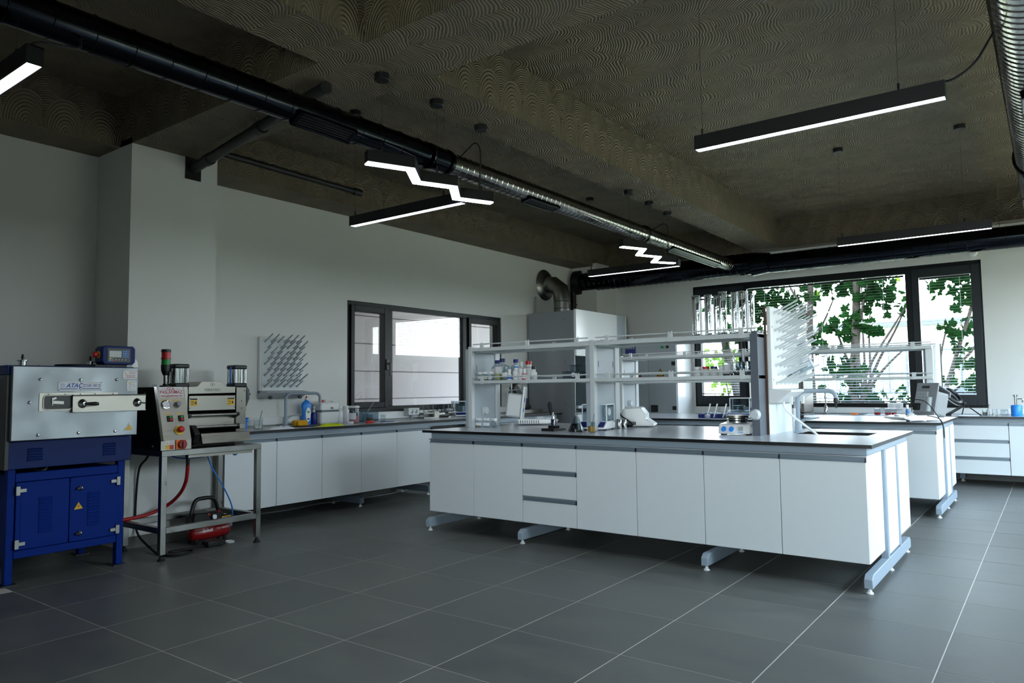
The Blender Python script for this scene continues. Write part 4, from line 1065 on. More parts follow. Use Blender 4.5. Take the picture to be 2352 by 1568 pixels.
for a in ((X1-W, X1), (X0, X0+W)): MB().box(a[0], a[1], Y0+W, Y1-W, .195, .237).build('lower_rail', 'steel_tube', T, bevel=.002)
for y in (Y0, Y1-W): MB().box(X0+W, X1-W, y, y+W, .195, .237).build('lower_rail', 'steel_tube', T, bevel=.002)
MB().box(X0+W, X1-W-.001, Y0+W, Y1-W, .785, .797).build('table_top', 'black_plastic', T)
MB().box(X1-W-.02, X1-W-.001, 3.0, 3.55, .728, .754).build('drip_rail', 'steel_brushed', T)
T = thing('padding_machine', 'steel laboratory padding machine with rollers, gauge panel and two air cylinders', 'machine', (-5.56, 3.19, .797))
zt = .799
side = [(-5.88, zt), (-5.285, zt), (-5.285, .868), (-5.405, 1.268), (-5.88, 1.268)]
m = MB(); m.prism(side, 'Y', 2.765, 2.782); m.build('side_panel', 'black_plastic', T, bevel=.003)
m = MB(); m.prism([(x+(0.004 if x > -5.5 else 0), z) for x, z in side], 'Y', 2.783, 3.0); m.build('panel_body', 'black_plastic', T)
for x, z in ((-5.52, 1.215), (-5.39, .83), (-5.80, 1.2)): MB().lathe((x, 2.765, z), [(.012, 0), (.011, -.005), (.006, -.009)], axis='Y', n=12).build('bolt', 'chrome', T)
# sloped steel front: local frame along the slope
def sl(y, s, d=0):         # s: 0 bottom .. 1 top of sloped part, d proud
    nx, nz = .4, .12; L = math.hypot(nx, nz); 
    return (-5.281-.12*s+d*.958, y, .868+.40*s+d*.287)
def slab(y0, y1, s0, s1, d0, d1):
    m = MB(); m.add([sl(y, s, d) for d in (d0, d1) for y, s in ((y0, s0), (y1, s0), (y1, s1), (y0, s1))], [(3,2,1,0),(4,5,6,7),(0,1,5,4),(1,2,6,5),(2,3,7,6),(3,0,4,7)]); return m
slab(2.783, 3.0, 0, 1, 0, .003).build('front_plate', 'steel_brushed', T)
slab(2.766, 2.786, 0, 1, .001, .005).build('edge_trim', 'chrome', T)
MB().box(-5.281, -5.278, 2.766, 3.0, .80, .868).build('lower_plate', 'steel_brushed', T)
MB().box(-5.41, -5.40, 3.0, 3.03, 1.0, 1.268).build('edge_trim', 'steel_brushed', T)
bd = slab(2.800, 2.987, .80, .995, .003, .005).build('name_plate', 'label_white', T, bevel=.001)
TL = .29
def sltext(s_, y, s, size, mt, sx=1): 
    return text(s_, 'lettering', bd, mt, sl(y, s, .0055), size, sx=sx, tilt=TL, bold=.0004)
sltext('GÜL', 2.893, .955, .034, 'text_red'); sltext('PASLANMAZ', 2.893, .895, .038, 'text_red', .82); sltext('www.gulpaslanmaz.com', 2.893, .83, .024, 'text_red', .74)
for y in (2.838, 2.948):
    slab(y-.02, y+.02, .952, .958, .005, .0056).build('stripe', 'text_red', bd)
def cyls(y, s, r, prof, mt, name, par=None):
    """turned part standing on the slope"""
    a = Vector(sl(y, s, .003)); n = Vector((.958, 0, .287)); m = MB(); u = Vector((0, 1, 0)); w = n.cross(u); N = 18; vs = []
    for rr_, d in prof:
        for k in range(N): t_ = 2*PI*k/N; vs.append(a+n*d+u*rr_*math.cos(t_)+w*rr_*math.sin(t_))
    fs = [(i*N+k, i*N+(k+1) % N, (i+1)*N+(k+1) % N, (i+1)*N+k) for i in range(len(prof)-1) for k in range(N)]+[tuple(range(N-1, -1, -1)), tuple((len(prof)-1)*N+k for k in range(N))]
    return m.add(vs, fs).build(name, mt, par or T)
g = cyls(2.836, .66, 0, [(.034, 0), (.034, .012), (.028, .014)], 'chrome', 'pressure_gauge')
cyls(2.836, .66, 0, [(.027, .0142), (.027, .015)], 'label_white', 'dial', g)
m = MB(); a = Vector(sl(2.836, .66, .0185)); m.bar(a, a+Vector((-.004, -.012, -.014)), .003, .001, up=(1, 0, .3)); m.build('needle', 'text_black', g)
cyls(2.925, .66, 0, [(.024, 0), (.024, .006), (.018, .01), (.018, .034), (.012, .036)], 'grey_plastic', 'regulator_knob')
for y, s in ((2.836, .745), (2.925, .745), (2.850, .495), (2.938, .49)): slab(y-.028, y+.028, s-.008, s+.008, .003, .0045).build('label', 'yellow', T)
for y, s in ((2.855, .40), (2.942, .40)):
    b_ = slab(y-.02, y+.02, s-.055, s+.055, .003, .014).build('switch', 'black_plastic', T, bevel=.002)
    slab(y-.011, y+.011, s+.006, s+.045, .014, .020).build('start_button', 'green', b_, bevel=.002); slab(y-.011, y+.011, s-.045, s-.006, .014, .022).build('stop_button', 'red', b_, bevel=.002)
e = cyls(2.912, .18, 0, [(.036, 0), (.036, .006), (.03, .008)], 'yellow', 'stop_collar')
cyls(2.912, .18, 0, [(.014, .008), (.014, .022), (.023, .026), (.024, .042), (.016, .05)], 'red', 'emergency_stop')
MB().box(-5.278, -5.268, 2.875, 2.955, .803, .872).build('switch_plate', 'orange', T, bevel=.002)
rs = MB().lathe((-5.268, 2.922, .838), [(.033, 0), (.033, .014), (.028, .018)], axis='X', n=22).build('main_switch', 'red_dark', T)
MB().bar((-5.245, 2.922, .815), (-5.245, 2.922, .861), .012, .014, up=(1, 0, 0)).build('switch_grip', 'red_dark', rs)
for i, (y0, z0, mm) in enumerate(((2.80, .84, 'label_white'), (2.832, .84, 'label_white'), (2.80, .806, 'yellow'), (2.832, .806, 'red'))): 
    lb = MB().box(-5.278, -5.2772, y0, y0+.03, z0, z0+.031).build('safety_label', mm, T)
    if i == 0: m = MB(); m.prism([(y0+.005, z0+.006), (y0+.025, z0+.006), (y0+.015, z0+.025)], 'X', -5.2772, -5.2768); m.build('symbol', 'yellow', lb)
    if i == 1: m = MB(); m.tube([(-5.277, y0+.015+.010*math.cos(R(a)), z0+.016+.010*math.sin(R(a))) for a in range(0, 360, 30)], .0015, n=5, closed=True); m.build('symbol', 'red', lb)
# roller frame
MB().box(-5.80, -5.70, 3.0, 3.57, .80, 1.25).build('rear_frame', 'dark_metal', T)
m = MB(); m.prism([(-5.80, .80), (-5.46, .80), (-5.435, .92), (-5.435, 1.262), (-5.80, 1.262)], 'Y', 3.475, 3.565); m.build('cheek', 'steel_brushed', T, bevel=.003)
m = MB(); m.prism([(-5.80, .80), (-5.46, .80), (-5.435, .92), (-5.435, 1.262), (-5.80, 1.262)], 'Y', 3.003, 3.055); m.build('cheek', 'steel_brushed', T, bevel=.003)
for z in (1.15, 1.09, 1.235): MB().lathe((-5.435, 3.525 if z < 1.2 else 3.55, z), [(.005, 0), (.005, .002)], axis='X', n=8).build('screw', 'dark_grey', T)
m = MB(); m.prism([(3.06, 1.212), (3.466, 1.218), (3.466, 1.268), (3.39, 1.270), (3.375, 1.276), (3.345, 1.309), (3.335, 1.312), (3.175, 1.310), (3.163, 1.305), (3.14, 1.276), (3.125, 1.270), (3.06, 1.269)], 'X', -5.62, -5.437)
cv = m.build('top_cover', 'steel_brushed', T, bevel=.002)
text('VERATEKS', 'lettering', cv, 'text_grey', (-5.4365, 3.262, 1.243), .030)
for dy in (-.009, .009, 0): MB().tube([(-5.4368, 3.262+dy+.010*math.cos(R(a)), 1.285+(.006 if dy == 0 else 0)+.010*math.sin(R(a))) for a in range(0, 360, 30)], .0008, n=4, closed=True).build('emblem', 'text_grey', cv)
gp = MB().box(-5.452, -5.442, 3.068, 3.470, 1.080, 1.198).build('guard_plate', 'steel_brushed', T, bevel=.002)
for y in (3.079, 3.400):
    q = MB().box(-5.442, -5.441, y, y+.058, 1.118, 1.177).build('danger_label', 'yellow', gp)
    MB().box(-5.441, -5.4406, y, y+.058, 1.166, 1.177).build('label_band', 'text_black', gp)
    for zz in (1.15, 1.142, 1.128): MB().box(-5.441, -5.4406, y+.006, y+.03, zz, zz+.004).build('print_line', 'text_black', gp)
    m = MB(); m.prism([(y+.035, 1.135), (y+.052, 1.13), (y+.05, 1.155), (y+.04, 1.15)], 'X', -5.441, -5.4406); m.build('symbol', 'text_black', gp)
for y in (3.076, 3.464):
    for z in (1.10, 1.18): MB().lathe((-5.442, y, z), [(.004, 0), (.004, .002)], axis='X', n=8).build('screw', 'dark_grey', gp)
for z, nm in ((1.13, 'roller'), (.995, 'roller')): MB().cyl((-5.58, 3.056, z), (-5.58, 3.474, z), .062, n=24).build(nm, 'black_rubber', T)
MB().box(-5.47, -5.455, 3.06, 3.472, .955, 1.035).build('rear_plate', 'steel_brushed', T)
for z, x in ((1.045, -5.385), (.953, -5.375)):
    MB().cyl((x, 3.05, z), (x, 3.46, z), .0115, n=14).build('guide_bar', 'steel_tube', T)
    for y in (3.04, 3.455): MB().bar((-5.44, y, z-.02), (x+.012, y, z+.004), .03, .026).build('bar_bracket', 'black_plastic', T, bevel=.003)
MB().box(-5.42, -5.36, 3.46, 3.505, .925, .965).build('end_block', 'steel_brushed', T, bevel=.003)
m = MB(); m.prism([(-5.44, .80), (-5.33, .835), (-5.30, .905), (-5.36, .97), (-5.44, .97)], 'Y', 3.04, 3.085); m.build('tray_bracket', 'black_plastic', T, bevel=.003)
m = MB(); m.prism([(-5.44, .895), (-5.338, .905), (-5.326, .905), (-5.300, .828), (-5.312, .828), (-5.338, .895), (-5.44, .885)], 'Y', 3.105, 3.53); m.build('tray', 'steel_brushed', T, bevel=.002)
m = MB(); m.prism([(-5.78, .80), (-5.46, .80), (-5.46, .89), (-5.78, .95)], 'Y', 3.09, 3.47); m.build('trough', 'dark_metal', T)
for y in (3.043, 3.557):
    x = -5.56; s_ = .062
    m = MB(); m.box(x-s_, x+s_, y-s_, y+s_, 1.264, 1.30); cy_ = m.build('cylinder_base', 'dark_grey', T, bevel=.012)
    for dx in (-.045, .045):
        for dy in (-.045, .045): MB().cyl((x+dx, y+dy, 1.30), (x+dx, y+dy, 1.415), .014, n=12).build('tie_rod', 'chrome', cy_)
    MB().cyl((x, y, 1.30), (x, y, 1.415), .052, n=24).build('air_cylinder', 'chrome', T)
    m = MB(); m.box(x-s_, x+s_, y-s_, y+s_, 1.415, 1.45); m.build('cylinder_head', 'dark_grey', T, bevel=.012)
MB().tube(bez([(-5.54, 3.49, 1.435), (-5.53, 3.475, 1.38), (-5.53, 3.478, 1.32), (-5.55, 3.49, 1.285)]), .006, n=8).build('air_line', 'blue', T)
x, y = -5.55, 2.935
m = MB(); m.lathe((x, y, 1.268), [(.042, 0), (.042, .012), (.02, .016), (.02, .026)], n=18); m.build('lamp_foot', 'black_plastic', T)
m = MB(); m.cyl((x, y, 1.29), (x, y, 1.37), .015, n=14); tw = m.build('lamp_pole', 'steel_tube', T)
m = MB(); m.lathe((x, y, 1.36), [(.020, 0), (.034, .035), (.036, .075), (.034, .082)], n=20); m.build('lamp_housing', 'black_plastic', tw)
m = MB(); m.lathe((x, y, 1.442), [(.033, 0), (.033, .041)], n=20); m.build('green_lamp', 'green', tw)
m = MB(); m.lathe((x, y, 1.483), [(.036, 0), (.036, .014)], n=20); m.build('lamp_ring', 'red_dark', tw)
m = MB(); m.lathe((x, y, 1.497), [(.033, 0), (.033, .042)], n=20); m.build('red_lamp', 'red', tw)
m = MB(); m.lathe((x, y, 1.539), [(.036, 0), (.036, .02), (.03, .024)], n=20); m.build('lamp_cap', 'black_plastic', tw)
solo(MB().lathe((-5.50, 2.82, 1.268), [(.018, 0), (.02, .02), (.012, .022)], n=12), 'clear_dome', 'lab_glass', 'small clear cap lying on top of the padding machine panel', 'cap')
# air gun with its coiled blue hose
t = thing('air_blow_gun', 'grey air blow gun hanging on the padding machine with a coiled blue hose', 'blow gun', (-5.60, 3.64, .86))
m = MB(); m.tube([(-5.60, 3.66, 1.275), (-5.60, 3.675, 1.235), (-5.59, 3.675, 1.17), (-5.59, 3.66, 1.10)], [.016, .026, .021, .010], n=12); m.bar((-5.60, 3.66, 1.23), (-5.60, 3.71, 1.20), .012, .02); m.build('gun', 'gun_grey', t)
MB().box(-5.62, -5.58, 3.567, 3.60, 1.19, 1.25).build('holder', 'black_plastic', t, bevel=.004)
MB().box(-5.605, -5.595, 3.59, 3.67, 1.215, 1.235).build('hook', 'black_plastic', t)
MB().cyl((-5.59, 3.66, 1.06), (-5.59, 3.66, 1.10), .008, n=8).build('fitting', 'brass', t)
MB().tube(bez([(-5.59, 3.66, 1.06), (-5.59, 3.65, 1.0), (-5.60, 3.665, .99)]), .005, n=8).build('air_line', 'blue_bright', t)
m = MB(); m.tube([(-5.60+.033*math.cos(a*.5), 3.662+.03*math.sin(a*.5)-.0002*a, 1.0-.0011*a) for a in range(0, 125)], .0062, n=8); m.build('coiled_hose', 'blue_bright', t)
m = MB(); m.lathe((-5.60, 3.575, .72), [(.012, -.03), (.03, -.01), (.032, .02), (.02, .03)], n=16); m.build('hose_end', 'blue_bright', t)
# ------------------------------------------------------------------ compressor, hoses and cords under the table
t = thing('air_compressor', 'red portable air compressor with a black handle on the floor under the steel table', 'compressor', (-5.68, 3.38, 0))
m = MB(); m.tube([(-5.66, 3.205, .085), (-5.66, 3.215, .085), (-5.66, 3.235, .085), (-5.66, 3.53, .085), (-5.66, 3.55, .085), (-5.66, 3.56, .085)], [.03, .05, .064, .064, .05, .03], n=24); tk = m.build('tank', 'red_dark', t)
text('Einhell', 'lettering', tk, 'white_text', (-5.5955, 3.335, .102), .034, bold=.0008); text('TC-AC 190/6/8 OF', 'lettering', tk, 'white_text', (-5.5955, 3.465, .106), .016, sx=.8)
for y in (3.25, 3.5):
    for x in (-5.71, -5.62): MB().cyl((x, y, 0), (x, y, .04), .014, n=10).build('foot', 'black_rubber', t)
m = MB(); m.prism([(3.205, .14), (3.215, .235), (3.235, .25), (3.47, .235), (3.50, .20), (3.505, .14)], 'X', -5.72, -5.60); m.build('cover', 'black_plastic', t, bevel=.012)
m = MB(); m.tube(bez([(-5.66, 3.222, .22), (-5.66, 3.245, .31), (-5.66, 3.275, .35), (-5.66, 3.34, .357), (-5.66, 3.40, .352), (-5.66, 3.44, .32), (-5.66, 3.47, .22)]), .016, n=12); m.build('handle', 'black_plastic', t)
MB().box(-5.60, -5.592, 3.33, 3.35, .225, .237).build('switch', 'red', t)
m = MB(); m.lathe((-5.59, 3.385, .205), [(.022, 0), (.022, .012), (.018, .014)], axis='X', n=18); gg = m.build('gauge', 'steel_tube', t)
m = MB(); m.lathe((-5.575, 3.385, .205), [(.017, 0), (.017, .001)], axis='X', n=16); m.build('dial', 'label_white', gg)
m = MB(); m.lathe((-5.62, 3.44, .215), [(.018, 0), (.018, .03), (.012, .034)], n=16); m.build('regulator', 'red_dark', t)
m = MB(); m.cyl((-5.60, 3.46, .19), (-5.58, 3.53, .195), .009, n=12); m.build('outlet', 'brass', t)
def cord(pts, r, mt, name, label, cat, n=6, k=8):
    return solo(MB().tube(bez(pts, k), r, n=n), name, mt, label, cat)
cord([(-5.58, 3.53, .196), (-5.575, 3.545, .21), (-5.58, 3.53, .30), (-5.60, 3.47, .44), (-5.62, 3.38, .60), (-5.63, 3.345, .70), (-5.63, 3.335, .725)], .006, 'blue_bright', 'air_hose', 'thin blue air hose running down to the red compressor', 'hose')
cord([(-5.65, 3.0, .74), (-5.64, 3.1, .705), (-5.64, 3.2, .695), (-5.635, 3.3, .70), (-5.63, 3.335, .725)], .006, 'blue', 'air_hose', 'thin blue air hose slung along under the steel table top', 'hose')
t = thing('water_hose', 'red hose curving from a steel fitting under the table towards the blue machine', 'hose', (-5.7, 3.0, .24))
MB().tube(bez([(-5.50, 3.10, .655), (-5.51, 3.105, .62), (-5.56, 3.12, .52), (-5.66, 3.13, .42), (-5.76, 3.10, .335), (-5.82, 3.02, .28), (-5.825, 2.90, .255), (-5.825, 2.70, .245)]), .014, n=12).build('tube', 'text_red', t)
MB().lathe((-5.50, 3.10, .65), [(.012, 0), (.014, .02), (.012, .022), (.014, .03), (.014, .065), (.018, .068), (.018, .095)], n=14).build('fitting', 'dark_metal', t)
cord([(-5.86, 3.0, .78), (-5.868, 2.96, .70), (-5.872, 2.905, .62), (-5.895, 2.897, .40), (-5.895, 2.897, .20), (-5.84, 2.90, .10), (-5.66, 2.90, .03), (-5.5, 2.88, .008), (-5.38, 2.90, .008), (-5.33, 2.97, .008), (-5.36, 3.07, .008), (-5.44, 3.10, .008), (-5.50, 3.06, .008), (-5.46, 2.95, .018), (-5.40, 2.93, .026), (-5.42, 3.08, .02), (-5.46, 3.22, .016)], .0085, 'black_rubber', 'black_cable', 'black power cord down the pillar, coiled on the floor by the table leg', 'cord')
solo(MB().box(-5.52, -5.42, 3.235, 3.375, 0, .045), 'power_strip', 'black_plastic', 'black power strip box lying on the floor before the compressor', 'power strip', bevel=.008)
solo(MB().lathe((-5.47, 3.455, 0), [(.034, 0), (.036, .004), (.036, .012), (.033, .014), (.031, .008)], n=24), 'lid', 'white_plastic', 'small white round lid lying on the floor beside the power strip', 'lid')
cord([(-6.44, 4.3, .01), (-6.40, 4.7, .008), (-6.45, 5.1, .01), (-6.3, 5.3, .03), (-6.4, 5.6, .008), (-6.36, 6.1, .008), (-6.45, 6.7, .008), (-6.45, 7.2, .008)], .006, 'grey_plastic', 'floor_cable', 'grey cable trailing along the floor under the wall bench', 'cable')
# ------------------------------------------------------------------ small things: builders
def bottle(name, label, cat, x, y, z, r, h, mt, cap, capr=None, caph=.03, neck=.02, lab=None, labz=(.25, .65), group=None, square=False, capz=None):
    t = thing(name, label, cat, (x, y, z), group=group); capr = capr or r*.5; sh = h-caph-neck
    m = MB()
    if square:
        w = r; m.box(x-w, x+w, y-w*.7, y+w*.7, z, z+sh*.86)
        m.add([(x+i*w, y+j*w*.7, z+sh*.86) for i, j in ((-1,-1),(1,-1),(1,1),(-1,1))]+[(x+i*capr, y+j*capr, z+sh) for i, j in ((-1,-1),(1,-1),(1,1),(-1,1))], [(0,1,5,4),(1,2,6,5),(2,3,7,6),(3,0,4,7)])
        m.cyl((x, y, z+sh*.98), (x, y, z+sh+neck), capr*.85, n=16)
    else: m.lathe((x, y, z), [(r*.92, 0), (r, .006), (r, sh*.82), (r*.93, sh*.90), (capr*.9, sh), (capr*.85, sh+neck)], n=20)
    m.build('body', mt, t, bevel=.004 if square else 0)
    MB().lathe((x, y, z+h-caph), [(capr, 0), (capr, caph*.9), (capr*.9, caph)], n=18).build('cap', cap, t)
    if lab:
        a, b = labz
        if square: MB().box(x-r*.85, x+r*.85, y-r*.7-.0015, y-r*.7, z+sh*a, z+sh*b).build('label', lab, t)
        else: MB().lathe((x, y, z), [(r+.0008, sh*a), (r+.0008, sh*b)], n=20, capb=False, capt=False).build('label', lab, t)
    return t
def jar(label, x, y, z, r, h, liq, lh, lid='white_plastic', lab='label_white', group=None, name='jar', neck=.85, lidr=None):
    t = thing(name, label, 'jar', (x, y, z), group=group)
    b = h-.018
    m = MB(); m.lathe((x, y, z), [(r*.9, 0), (r, .006), (r, b*.78), (r*neck, b*.92), (r*neck, b)], n=18, capt=False); m.build('glass_body', 'lab_glass', t)
    if liq: MB().lathe((x, y, z), [(r*.86, .004), (r*.94, .008), (r*.94, lh)], n=16).build('contents', liq, t)
    if lid: 
        lr = lidr or r*neck*1.12; MB().lathe((x, y, z+b-.004), [(lr, 0), (lr, .018), (lr*.92, .022)], n=18).build('lid', lid, t)
    if lab: 
        m = MB(); n = 7; m.add([(x+(r+.001)*math.cos(R(a)), y+(r+.001)*math.sin(R(a)), z+zz) for zz in (b*.25, b*.66) for a in [-120+k*100/(n-1) for k in range(n)]], [(k, k+1, n+k+1, n+k) for k in range(n-1)]); m.build('label', lab, t)
    return t
def beaker(label, x, y, z, r, h, liq=None, lh=0, group=None, spout=True, name='beaker', cat='beaker'):
    t = thing(name, label, cat, (x, y, z), group=group)
    MB().lathe((x, y, z), [(r*.9, 0), (r, .006), (r, h*.94), (r*1.06, h), (r*1.02, h), (r-.002, h*.93), (r-.002, .008), (.001, .006)], n=24, capt=False).build('glass_body', 'lab_glass' if liq else 'clear_glass', t)
    if liq: MB().lathe((x, y, z), [(r*.80, .0065), (r-.0025, .009), (r-.0025, lh)], n=18).build('contents', liq, t)
    return t
def balance(label, x, y, z, w, d, hb, hg, rz, front='navy', gl=True):
    """laboratory balance, front towards local -y, draft shield of glass panes"""
    t = thing('laboratory_balance', label, 'balance', (x, y, z), rz)
    m = MB(); m.prism([(-d/2-.07, .012), (-d/2-.07, .022), (-d/2, hb), (d/2, hb), (d/2, .012)], 'X', -w/2, w/2); m.build('base', 'white_gloss', t, world=False, bevel=.004)
    m = MB(); m.add([(-w/2+.01, -d/2-.062, .027), (w/2-.01, -d/2-.062, .027), (w/2-.01, -d/2-.008, hb-.002), (-w/2+.01, -d/2-.008, hb-.002), (-w/2+.01, -d/2-.064, .030), (w/2-.01, -d/2-.064, .030), (w/2-.01, -d/2-.010, hb+.001), (-w/2+.01, -d/2-.010, hb+.001)], [(3,2,1,0),(4,5,6,7),(0,1,5,4),(1,2,6,5),(2,3,7,6),(3,0,4,7)]); m.build('display', 'blue_navy', t, world=False)
    for i in (-1, 1):
        for j in (-1, 1): MB().lathe((i*w*.38, j*d*.38, 0), [(.014, 0), (.014, .013)], n=12).build('foot', 'black_rubber', t, world=False)
    MB().lathe((0, .01, hb), [(.006, 0), (.006, .015), (w*.25, .016), (w*.25, .019)], n=24).build('pan', 'chrome', t, world=False)
    if gl:
        a, b, c, e = -w/2+.01, w/2-.01, -d/2+.02, d/2-.01; z0, z1 = hb, hb+hg
        f = MB()
        for xx in (a, b):
            for yy in (c, e): f.box(xx-.004, xx+.004, yy-.004, yy+.004, z0, z1)
        for zz in (z0, z1):
            for yy in (c, e): f.box(a, b, yy-.004, yy+.004, zz-.004, zz+.004)
            for xx in (a, b): f.box(xx-.004, xx+.004, c, e, zz-.004, zz+.004)
        s = f.build('shield_frame', 'white_gloss', t, world=False)
        for k in range(4):
            m = MB()
            if k < 2: m.box((a, b)[k]-.0015, (a, b)[k]+.0015, c, e, z0, z1)
            else: m.box(a, b, (c, e)[k-2]-.0015, (c, e)[k-2]+.0015, z0, z1)
            m.build('glass_pane', 'acrylic', s, world=False)
        MB().box(a, b, c, e, z1-.001, z1+.002).build('glass_pane', 'acrylic', s, world=False)
    return t
def hotplate(label, x, y, z, rz, s=1.0):
    t = thing('hotplate_stirrer', label, 'stirrer', (x, y, z), rz)
    m = MB(); m.prism([(-.10*s, .008), (-.085*s, .06*s), (-.07*s, .078*s), (.10*s, .086*s), (.15*s, .086*s), (.15*s, .07*s), (.06*s, .045*s), (.02*s, .008)], 'X', -.115*s, .115*s); m.build('housing', 'white_gloss', t, world=False, bevel=.008*s)
    for yy, r_, h0, h1, mt in ((.02, .075, .088, .098, 'chrome'), (.02, .062, .098, .108, 'dark_metal'), (.02, .078, .108, .116, 'chrome'), (.02, .062, .116, .122, 'dark_metal'), (.02, .083, .122, .142, 'steel_brushed')):
        MB().cyl((0, yy*s, h0*s), (0, yy*s, h1*s), r_*s, n=28).build('plate' if h0 > .12 else 'heat_fin', mt, t, world=False)
    for xx in (-.075, -.02):
        m = MB(); m.cyl((xx*s, -.088*s, .045*s), (xx*s, -.112*s, .040*s), .018*s, .016*s, n=18); m.build('knob', 'blue_bright', t, world=False)
    m = MB(); m.cb((.045*s, -.093*s, .046*s), (.034*s, .008, .03*s)); m.build('display', 'screen_grey', t, world=False)
    m = MB(); m.cb((.045*s, -.097*s, .022*s), (.034*s, .004, .006*s)); m.build('mark', 'blue_bright', t, world=False)
    for xx in (-.09, .09):
        for yy in (-.075, .02): MB().cyl((xx*s, yy*s, 0), (xx*s, yy*s, .01), .012*s, n=10).build('foot', 'black_rubber', t, world=False)
    return t
def tilted_analyzer(label, x, y, z, rz, grey=False):
    """bench instrument: flat base tray and a lid box standing open at its rear; the lid's inner face looks along local +x"""
    t = thing('moisture_analyzer', label, 'instrument', (x, y, z), rz); face = 'grey_plastic' if grey else 'white_gloss'
    m = MB(); m.prism([(-.05, .012), (-.05, .06), (.26, .06), (.34, .045), (.34, .035), (.25, .012)], 'Y', -.13, .13); m.build('base', 'white_gloss', t, world=False, bevel=.005)
    for k in range(10): MB().box(-.045+k*.022, -.033+k*.022, -.1315, -.129, .018, .05).build('vent_slot', 'grey_plastic', t, world=False)
    MB().lathe((.16, .02, .06), [(.05, 0), (.052, .004), (.03, .006), (.03, .014), (.048, .016)], n=24).build('pan', 'white_plastic', t, world=False)
    MB().lathe((.25, -.05, .06), [(.028, 0), (.03, .01)], n=18).build('dish', 'white_plastic', t, world=False)
    Mx = Matrix.Translation((-.01, 0, .068)) @ Matrix.Rotation(R(7 if not grey else -14), 4, 'Y')
    m = MB(); m.box(-.16, -.012, -.115, .115, 0, .235, Mx); h = m.build('lid_box', 'white_plastic' if not grey else 'grey_plastic', t, world=False, bevel=.02, seg=3)
    for k in range(6): MB().box(-.145+k*.022, -.134+k*.022, -.119, -.112, .02, .215, Mx).build('rib', 'white_plastic', h, world=False)
    m = MB(); m.box(-.012, .004, -.128, .128, -.012, .31, Mx); f = m.build('lid_face', face, t, world=False, bevel=.005)
    m = MB(); m.prism([(-.165, .245), (-.012, .285), (-.012, .295), (-.165, .255)], 'Y', -.12, .12); m.v = [tuple(Mx @ Vector(v)) for v in m.v]; k = m.build('handle_shelf', 'grey_plastic', t, world=False, bevel=.003)
    MB().box(-.165, -.155, -.12, .12, .20, .255, Mx).build('handle_back', 'grey_plastic', k, world=False)
    for q in (-.09, .02): m = MB(); m.prism([(-.14, .254), (-.04, .280), (-.04, .283), (-.14, .257)], 'Y', q, q+.07); m.v = [tuple(Mx @ Vector(v)) for v in m.v]; m.build('key_field', 'dark_grey', k, world=False)
    if grey:
        MB().box(.004, .02, -.11, .03, .02, .22, Mx).build('inner_panel', 'cabinet_grey', f, world=False, bevel=.003)
        for a in range(4):
            for b in range(3): MB().box(.02, .0215, -.09+b*.035, -.084+b*.035, .10+a*.03, .106+a*.03, Mx).build('hole', 'dark_grey', f, world=False)
        MB().box(.02, .045, -.10, -.03, .03, .10, Mx).build('connector', 'black_plastic', f, world=False, bevel=.004)
        m = MB(); m.cyl((.025, .07, .02), (.025, .07, .16), .026, n=18); m.v = [tuple(Mx @ Vector(v)) for v in m.v]; m.build('canister', 'cabinet_grey', f, world=False)
        MB().box(.004, .006, -.06, .03, .255, .28, Mx).build('window_slot', 'dark_grey', f, world=False)
    else:
        for zz in (.06, .16): MB().box(.004, .010, -.06, -.03, zz, zz+.04, Mx).build('catch', 'blue', h, world=False)
    return t

# ------------------------------------------------------------------ on the near island, below the shelf
for k, (dx, liq, lab) in enumerate(((0, 'liquid_brown', 'small lidded jar with brownish liquid and white label, outermost of the shelf-foot row'), (.046, None, 'small empty lidded jar second in the row at the shelf foot'), (.09, None, 'small lidded jar with a pink mark on its label in the shelf foot row'),
                            (.143, None, 'small lidded jar fourth in the row at the shelf foot'), (.187, None, 'small lidded jar without label fifth in the row at the shelf foot'), (.222, None, 'small lidded jar without label at the white instrument end of the row'))):
    t = jar(lab, -4.395+dx, 5.345-.02*(k % 2), ZB, .021, .086, liq, .02, lab='label_white' if k < 4 else None, group='small lidded jars at the shelf foot')
    if k == 2: MB().box(-4.395+dx-.010, -4.395+dx+.004, 5.345-.0225, 5.345-.022, ZB+.05, ZB+.056).build('pink_mark', 'liquid_pink', t)
tilted_analyzer('white moisture analyzer with its ribbed lid open, behind the small jars on the near island', -4.26, 5.90, ZB, R(30))

t = thing('hand_press', 'small black handled hand press on a flat base on the near island', 'hand press', (-3.40, 5.16, ZB))
MB().box(-3.47, -3.355, 5.07, 5.26, ZB, ZB+.022).build('base', 'steel_tube', t, bevel=.003)
MB().box(-3.472, -3.353, 5.062, 5.07, ZB, ZB+.022).build('base_edge', 'black_plastic', t)
MB().box(-3.425, -3.385, 5.13, 5.17, ZB+.022, ZB+.10).build('column', 'chrome', t, bevel=.006)
MB().box(-3.445, -3.365, 5.12, 5.18, ZB+.022, ZB+.045).build('clamp', 'black_plastic', t, bevel=.005)
MB().tube([(-3.405, 5.15, ZB+.08), (-3.41, 5.15, ZB+.12), (-3.425, 5.15, ZB+.16)], .012, n=12).build('lever', 'chrome', t)
MB().tube([(-3.418, 5.15, ZB+.13), (-3.427, 5.15, ZB+.15), (-3.44, 5.15, ZB+.20), (-3.447, 5.15, ZB+.232), (-3.45, 5.15, ZB+.24)], [.012, .017, .019, .017, .008], n=14).build('grip', 'black_rubber', t)
balance('white balance with a clear glass draft shield on the near island', -3.16, 5.47, ZB, .235, .22, .07, .145, R(10))
t = thing('erlenmeyer_flask', 'conical glass flask half full of black liquid on the near island', 'flask', (-3.155, 5.10, ZB))
